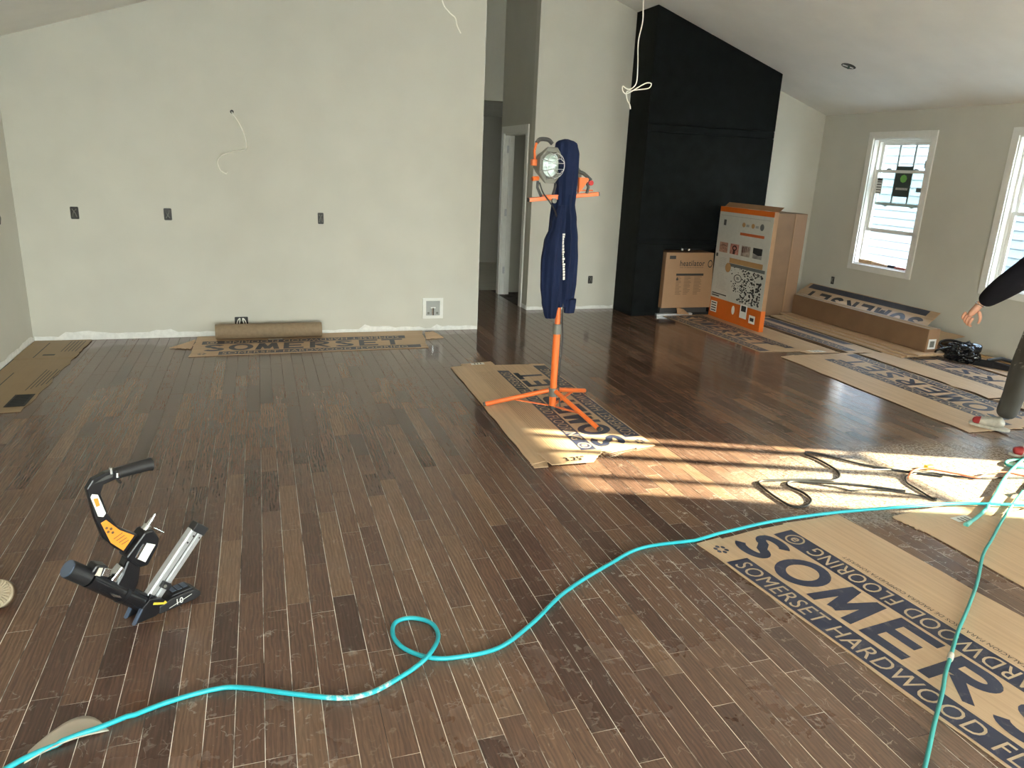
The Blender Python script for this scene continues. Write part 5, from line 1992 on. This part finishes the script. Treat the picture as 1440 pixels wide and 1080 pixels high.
outlet('outlet_box', (-1.493, YB, 1.108), 0.055, 0.095, 'y', 'leftmost of the three open black outlet boxes in the back wall')
outlet('outlet_box', (-0.768, YB, 1.112), 0.055, 0.095, 'y', 'middle one of the three open black outlet boxes in the back wall', tilt=-1)
outlet('outlet_box', (0.540, YB, 1.102), 0.045, 0.095, 'y', 'rightmost of the three open black outlet boxes in the back wall')
outlet('outlet_box', (XL, 6.83, 1.09), 0.05, 0.09, 'X', 'open outlet box in the left wall at the edge of the picture')
outlet('outlet_box', (3.783, YB2, 0.36), 0.05, 0.085, 'y', 'low open outlet box right of the hanging sweatshirt')
outlet('outlet_box', (XR, 7.66, 0.425), 0.045, 0.085, 'x', 'low open outlet box under the right-hand window')
t = outlet('outlet_box', (-0.212, YB, 0.135), 0.11, 0.085, 'y', 'low double outlet box with white wires behind the paper roll')
m = MB()
for s_ in (-1, 1):
    m.tube(spline([(-0.212 + 0.045 * s_, YB - 0.012, 0.085), (-0.212 + 0.035 * s_, YB - 0.03, 0.145), (-0.212 + 0.012 * s_, YB - 0.03, 0.172), (-0.212 + 0.02 * s_, YB - 0.012, 0.115)], 5), 0.005, 6)
m.build('white_wire', M_wire, t, smooth=True)

t = empty('recessed_box', 'white recessed utility box with a small valve, low in the back wall', 'wall box')
cx, cz, hw = 1.62, 0.232, 0.105
m = MB()
for (a0, a1, k0, k1) in ((-hw, hw, 0.075, 0.105), (-hw, hw, -0.105, -0.075), (-hw, -0.07, -0.075, 0.075), (0.07, hw, -0.075, 0.075)):
    m.box(cx + a0, cx + a1, YB - 0.012, YB, cz + k0, cz + k1)
m.build('frame', M_white, t, bevel=0.002)
MB().box(cx - 0.07, cx + 0.07, YB - 0.002, YB, cz - 0.075, cz + 0.075).build('back_panel', plain('grey_panel', (0.36, 0.37, 0.36), 0.5), t)
MB().tube([(cx, YB - 0.006, cz - 0.07), (cx, YB - 0.012, cz - 0.02), (cx, YB - 0.014, cz + 0.005)], 0.012, 10).build('valve', M_chrome, t, smooth=True)
MB().box(cx - 0.025, cx + 0.025, YB - 0.022, YB - 0.012, cz + 0.0, cz + 0.012).build('valve_handle', M_white, t, bevel=0.002)
for q in (-0.045, 0.045):
    MB().tube([(cx + q, YB - 0.001, cz - 0.05), (cx + q, YB - 0.006, cz - 0.05)], 0.012, 8).build('knockout', M_greyplast, t, smooth=True)

t = empty('wall_cable', 'white cable curling out of a small hole in the back wall', 'cable')
MB().tube([(-0.186, YB - 0.001, 1.998), (-0.186, YB - 0.004, 1.998)], 0.016, 10).build('hole', M_dkink, t)
MB().tube(spline([(-0.186, YB - 0.002, 1.995), (-0.165, YB - 0.05, 1.96), (-0.118, YB - 0.09, 1.88), (-0.088, YB - 0.09, 1.79), (-0.080, YB - 0.09, 1.715), (-0.10, YB - 0.08, 1.685), (-0.20, YB - 0.05, 1.665), (-0.285, YB - 0.05, 1.63), (-0.325, YB - 0.05, 1.575), (-0.310, YB - 0.06, 1.51), (-0.265, YB - 0.06, 1.478), (-0.25, YB - 0.06, 1.49)], 6), 0.0055, 6).build('cable', M_wire, t, smooth=True)

yw = 4.9
t = empty('hanging_wire', 'knotted white ceiling wire hanging in front of the black fireplace', 'wire')
MB().tube(spline([(2.50, yw, zc(2.5) - 0.001), (2.492, yw, 3.4), (2.500, yw, 3.0), (2.485, yw, 2.744), (2.492, yw, 2.62), (2.472, yw, 2.49), (2.482, yw, 2.36), (2.486, yw, 2.25), (2.462, yw - 0.01, 2.205), (2.42, yw - 0.01, 2.185), (2.385, yw, 2.205), (2.392, yw + 0.01, 2.175), (2.42, yw, 2.16), (2.50, yw, 2.205), (2.56, yw, 2.237), (2.597, yw, 2.235), (2.58, yw, 2.205), (2.50, yw + 0.01, 2.19), (2.44, yw + 0.01, 2.178), (2.415, yw, 2.165), (2.425, yw, 2.12), (2.447, yw, 2.09), (2.455, yw, 2.062)], 6), 0.0038, 6).build('wire', M_wire, t, smooth=True)
MB().tube([(2.50, yw, zc(2.5) - 0.002), (2.50, yw, zc(2.5) - 0.006)], 0.05, 12).build('ceiling_box', M_greyplast, t)
t = empty('hanging_wire', 'short white ceiling wire hanging at the top left of the hall opening', 'wire')
MB().tube(spline([(1.08, yw, zc(1.08) - 0.002), (1.10, yw, 3.1), (1.10, yw, 2.8), (1.123, yw, 2.606), (1.165, yw, 2.545), (1.206, yw, 2.515), (1.22, yw, 2.47), (1.244, yw, 2.43)], 6), 0.0038, 6).build('wire', M_wire, t, smooth=True)
MB().tube([(1.08, yw, zc(1.08) - 0.010), (1.08, yw, zc(1.08) - 0.004)], 0.04, 12).build('ceiling_box', M_greyplast, t)

# recessed can light in the sloping ceiling
t = empty('can_light', 'unfinished round recessed light opening in the right ceiling slope', 'ceiling light')
lc = Vector((5.83, 6.76, zc(5.83)))
nn = Vector((-SL, 0, -1)).normalized()
ux = Vector((1, 0, -SL)).normalized()
uy = Vector((0, 1, 0))
rd = [(math.cos(2 * PI * k / 24), math.sin(2 * PI * k / 24)) for k in range(24)]
MB().loft([[lc + ux * c * 0.075 + uy * s_ * 0.075 + nn * f for c, s_ in rd] for f in (0.0005, 0.002)]).build('can', plain('can_interior', (0.02, 0.03, 0.028), 0.4), t)
MB().loft([[lc + ux * c * r + uy * s_ * r + nn * f for c, s_ in rd] for r, f in ((0.075, 0.0005), (0.075, 0.003), (0.084, 0.003), (0.084, 0.0005))], cap=False).build('ring', M_ceil, t)
MB().bar(lc + ux * -0.05 + uy * 0.03 + nn * 0.006, lc + ux * 0.05 + uy * -0.02 + nn * 0.006, 0.03, 0.006).build('socket_plate', M_alu, t)
MB().tube([lc + nn * 0.005 + uy * -0.01, lc + nn * 0.03 + uy * -0.02 + ux * -0.01], 0.012, 8).build('socket', plain('green_connector', (0.10, 0.16, 0.14), 0.4), t, smooth=True)

# odds and ends on the window sill
zs = W1[2] + 0.021
tag(MB().box(XR + 0.02, XR + 0.06, 7.10, 7.30, zs - 0.008, zs + 0.035).build('wood_block', M_wood, bevel=0.002), 'leftmost pale wood offcut on the window sill', 'wood')
tag(MB().hexa([(XR + 0.015, 6.86, zs - 0.008), (XR + 0.05, 6.86, zs - 0.008), (XR + 0.055, 7.09, zs - 0.008), (XR + 0.02, 7.09, zs - 0.008), (XR + 0.015, 6.86, zs + 0.016), (XR + 0.05, 6.86, zs + 0.016), (XR + 0.055, 7.09, zs + 0.03), (XR + 0.02, 7.09, zs + 0.03)]).build('wood_block', M_card, bevel=0.002), 'flat tan offcut in the middle of the window sill', 'wood')
tk = empty('utility_knife', 'red and black hand tool lying at the right end of the window sill', 'tool')
MB().box(XR + 0.02, XR + 0.05, 6.60, 6.75, zs - 0.008, zs + 0.014).build('handle', M_redbrown, tk, bevel=0.004)
MB().box(XR + 0.02, XR + 0.05, 6.75, 6.85, zs - 0.008, zs + 0.022).build('head', M_black, tk, bevel=0.004)

# wood strip along the right wall
tag(MB().box(6.83, 6.87, 4.3, 6.0, 0.009, 0.028).build('wood_strip', M_wood, bevel=0.002), 'thin wooden strip lying along the foot of the right wall', 'wood')

# crumpled black bag and tool
t = empty('plastic_bag', 'crumpled glossy black bag at the end of the long box', 'bag')
bm = bmesh.new()
bmesh.ops.create_icosphere(bm, subdivisions=5, radius=1.0)
for v in bm.verts:
    p = v.co.copy()
    nz = mnoise.noise(p * 1.9 + Vector((3, 1, 7)))
    rdg = 1 - abs(mnoise.noise(p * 3.1 + Vector((9, 2, 1)))) * 2
    rdg2 = 1 - abs(mnoise.noise(p * 7.0 + Vector((1, 5, 2)))) * 2
    k = 0.80 + 0.34 * nz + 0.17 * rdg + 0.03 * rdg2
    v.co = Vector((6.45 + p.x * 0.15 * k, 5.27 + p.y * 0.20 * k, max(0.012, 0.085 + p.z * 0.115 * k)))
me = bpy.data.meshes.new('bag_body')
bm.to_mesh(me)
bm.free()
me.materials.append(M_gloss_black)
me.shade_smooth()
o = bpy.data.objects.new('bag_body', me)
C.objects.link(o)
o.parent = t
MB().tube(spline([(6.33, 5.36, 0.10), (6.30, 5.42, 0.16), (6.36, 5.36, 0.20), (6.45, 5.20, 0.18)], 6), 0.012, 8).build('strap', M_gloss_black, t, smooth=True)
MB().tube(spline([(6.27, 5.42, 0.05), (6.24, 5.38, 0.10), (6.30, 5.28, 0.15)], 6), 0.010, 8).build('strap', M_gloss_black, t, smooth=True)
t = empty('hand_tool', 'long flat black tool lying right of the crumpled black bag', 'tool')
MB().hexa([(6.42, 5.12, 0.012), (6.50, 4.98, 0.012), (6.72, 4.72, 0.012), (6.62, 4.78, 0.012), (6.42, 5.12, 0.08), (6.50, 4.98, 0.08), (6.74, 4.70, 0.055), (6.60, 4.80, 0.055)]).build('body', M_blackmetal, t, bevel=0.006)
MB().tube([(6.50, 5.04, 0.07), (6.60, 4.98, 0.10), (6.72, 4.90, 0.07)], 0.018, 8).build('handle', M_black, t, smooth=True)
tag(MB().bar((6.62, 5.12, 0.012), (6.66, 5.06, 0.085), 0.02, 0.008).build('wood_stick', M_wood), 'short pale stick poking up between the black bag and the wall', 'wood')


# ------------------------------------------------------------------ person
def skin(name, verts, edges, radii, mat, parent, sub=2, rootv=0):
    me = bpy.data.meshes.new(name)
    me.from_pydata([tuple(v) for v in verts], edges, [])
    o = bpy.data.objects.new(name, me)
    C.objects.link(o)
    o.parent = parent
    md = o.modifiers.new('skin', 'SKIN')
    md.use_smooth_shade = True
    sv = me.skin_vertices[0].data
    for i, r in enumerate(radii):
        sv[i].radius = r if isinstance(r, tuple) else (r, r)
        sv[i].use_root = (i == rootv)
    ss = o.modifiers.new('smooth', 'SUBSURF')
    ss.levels = sub
    ss.render_levels = sub
    me.materials.append(mat)
    return o


PO = Vector((4.87, 3.55, 0))
Pr = Vector((0.585, -0.81, 0)).normalized()
Pd = Vector((0.81, 0.585, 0)).normalized()


def Q(r, z, d=0.0):
    return PO + Pr * r + Pd * d + Vector((0, 0, z))


pe = empty('person', 'person at the right edge in black sweatshirt and paint-spattered grey trousers', 'person')
# trousers: one continuous surface. facing image left (-r)
tv = [Q(0.12, 0.93, -0.14), Q(0.11, 0.84, -0.14), Q(0.10, 0.80, -0.04), Q(0.03, 0.48, 0.02), Q(-0.005, 0.10, 0.03),
      Q(0.12, 0.80, -0.26), Q(0.13, 0.50, -0.38), Q(0.26, 0.10, -0.44), Q(0.02, 0.28, 0.025), Q(0.165, 0.28, -0.41)]
te = [(0, 1), (1, 2), (2, 3), (3, 8), (8, 4), (1, 5), (5, 6), (6, 9), (9, 7)]
trad = [(0.155, 0.14), (0.165, 0.15), 0.115, 0.082, 0.070, 0.115, 0.085, 0.078, 0.074, 0.078]
skin('trousers', tv, te, trad, M_trous, pe, 3)
# sweatshirt torso and both sleeves in one
bv = [Q(0.12, 0.90, -0.14), Q(0.13, 1.05, -0.14), Q(0.15, 1.25, -0.14), Q(0.15, 1.42, -0.14), Q(0.15, 1.50, -0.14),
      Q(0.10, 1.38, -0.30), Q(-0.02, 1.20, -0.36), Q(-0.19, 1.02, -0.30), Q(-0.275, 0.915, -0.24),
      Q(0.16, 1.38, 0.04), Q(0.16, 1.12, 0.10), Q(0.05, 0.93, 0.10)]
be = [(0, 1), (1, 2), (2, 3), (3, 4), (3, 5), (5, 6), (6, 7), (7, 8), (3, 9), (9, 10), (10, 11)]
brad = [(0.165, 0.15), (0.17, 0.155), (0.165, 0.155), 0.115, 0.065, 0.100, 0.100, 0.078, 0.048, 0.095, 0.085, 0.048]
skin('sweatshirt', bv, be, brad, M_hoodblack, pe, 3)


def hand(wrist, dirv, palmn, side, parent):
    """five separate curled fingers; dirv points along the hand, palmn is the way the palm faces, side points to the thumb"""
    dv, pn, sd = Vector(dirv).normalized(), Vector(palmn).normalized(), Vector(side).normalized()
    w = Vector(wrist)
    vs = [w - dv * 0.05, w, w + dv * 0.045, w + dv * 0.085]
    skin('palm', vs, [(0, 1), (1, 2), (2, 3)], [0.030, (0.034, 0.026), (0.047, 0.024), (0.045, 0.020)], M_skin, parent, 2)
    for i, (off, ln) in enumerate(((0.030, 0.072), (0.010, 0.082), (-0.010, 0.076), (-0.029, 0.060))):
        b = w + dv * 0.070 + sd * off
        k1 = b + dv * 0.022
        k2 = k1 + (dv * 0.80 + pn * 0.45).normalized() * ln * 0.42
        k3 = k2 + (dv * 0.45 + pn * 0.85).normalized() * ln * 0.32
        k4 = k3 + (dv * 0.15 + pn * 0.98).normalized() * ln * 0.26
        skin('finger', [b, k1, k2, k3, k4], [(0, 1), (1, 2), (2, 3), (3, 4)], [0.0115, 0.0115, 0.0105, 0.0095, 0.0080], M_skin, parent, 2)
    b = w + dv * 0.018 + sd * 0.022
    k1 = b + (dv * 0.55 + sd * 0.75 + pn * 0.3).normalized() * 0.040
    k2 = k1 + (dv * 0.85 + sd * 0.35 + pn * 0.35).normalized() * 0.032
    k3 = k2 + (dv * 0.95 + pn * 0.35).normalized() * 0.024
    skin('thumb', [b, k1, k2, k3], [(0, 1), (1, 2), (2, 3)], [0.013, 0.0115, 0.0095, 0.0075], M_skin, parent, 2)


h1_ = empty('near_hand', None, None)
h1_.parent = pe
hand(Q(-0.292, 0.890, -0.23), Q(-0.50, -0.86, 0.0) - PO, Q(0.45, -0.25, 0.85) - PO, Q(0.80, -0.5, -0.30) - PO, h1_)
h2h = empty('far_hand', None, None)
h2h.parent = pe
hand(Q(0.03, 0.90, 0.10), Q(-0.35, -0.9, 0.0) - PO, Q(0.8, -0.3, -0.3) - PO, Q(-0.5, 0.1, -0.8) - PO, h2h)
MB().tube([Q(-0.285, 0.905, -0.23) + Vector((0, 0, 0.0)) + (Pr * math.cos(a) * 0.75 + Vector((0, 0, -0.35)) * math.cos(a)) * 0.036 + Pd * math.sin(a) * 0.034 for a in [2 * PI * k / 16 for k in range(16)]], 0.0035, 6, closed=True).build('bracelet', M_chrome, pe, smooth=True)
# neck and head in one (outside the picture)
hv = [Q(0.15, 1.46, -0.14), Q(0.13, 1.55, -0.14), Q(0.10, 1.63, -0.14), Q(0.09, 1.70, -0.14), Q(0.03, 1.575, -0.14)]
skin('head', hv, [(0, 1), (1, 2), (2, 3), (2, 4)], [0.055, 0.058, (0.085, 0.078), (0.075, 0.07), 0.038], M_skin, pe, 3)
skin('hair', [Q(0.15, 1.66, -0.14), Q(0.115, 1.715, -0.14), Q(0.06, 1.73, -0.14)], [(0, 1), (1, 2)], [(0.075, 0.08), (0.085, 0.085), (0.055, 0.06)], M_hair, pe, 3)
skin('nose', [Q(0.005, 1.655, -0.14), Q(-0.015, 1.625, -0.14)], [(0, 1)], [0.010, 0.014], M_skin, pe, 2)
for s_ in (-1, 1):
    skin('ear', [Q(0.10, 1.66, -0.14 + 0.082 * s_), Q(0.10, 1.63, -0.14 + 0.080 * s_)], [(0, 1)], [0.014, 0.010], M_skin, pe, 2)
    skin('eye', [Q(0.018, 1.665, -0.14 + 0.032 * s_), Q(0.018, 1.664, -0.14 + 0.036 * s_)], [(0, 1)], [0.010, 0.010], M_dkink, pe, 2)
MB().tube([Q(-0.003, 1.585, -0.16), Q(-0.010, 1.583, -0.14), Q(-0.003, 1.585, -0.12)], 0.005, 6).build('mouth', M_redshoe, pe, smooth=True)


def shoe(base, dirv, zz):
    b = Vector(base)
    d = Vector(dirv).normalized()
    s = empty('shoe', None, None)
    s.parent = pe
    skin('shoe_upper', [b + Vector((0, 0, zz + 0.075)), b + d * 0.03 + Vector((0, 0, zz + 0.048)), b + d * 0.10 + Vector((0, 0, zz + 0.042)), b + d * 0.165 + Vector((0, 0, zz + 0.036))],
         [(0, 1), (1, 2), (2, 3)], [0.044, (0.050, 0.044), (0.050, 0.038), (0.042, 0.030)], M_ivory, s, 2)
    skin('toe_cap', [b + d * 0.115 + Vector((0, 0, zz + 0.044)), b + d * 0.192 + Vector((0, 0, zz + 0.034))], [(0, 1)], [(0.046, 0.034), (0.036, 0.022)], M_redshoe, s, 2)
    sd = Vector((-d.y, d.x, 0))
    ol = []
    for k in range(20):
        a = 2 * PI * k / 20
        ol.append(b + d * (0.080 + 0.128 * math.cos(a)) + sd * 0.044 * math.sin(a))
    MB().loft([[q + Vector((0, 0, zz + h)) for q in ol] for h in (0.0, 0.018)]).build('shoe_sole', M_ivory, s, smooth=True)


shoe(Q(0.0, 0, 0.03), -Pr * 0.9 + Pd * 0.1, 0.013)
shoe(Q(0.27, 0, -0.44), -Pr * 0.95 - Pd * 0.2, 0.002)

# ------------------------------------------------------------------ groups of look-alikes
GROUPS = {
    'carton_sheet': 'flattened flooring cartons on the floor',
    'flat_carton': 'folded cartons in the pile under the long box',
    'outlet_box': 'open outlet boxes in the walls',
    'air_hose': 'air hoses on the floor',
    'power_cord': 'black power cords',
    'hanging_wire': 'white wires hanging from the ceiling',
    'wood_block': 'offcuts on the window sill',
}
for o in list(bpy.data.objects):
    if o.parent is None and o.get('label'):
        g_ = GROUPS.get(o.name.split('.')[0])
        if g_:
            o['group'] = g_
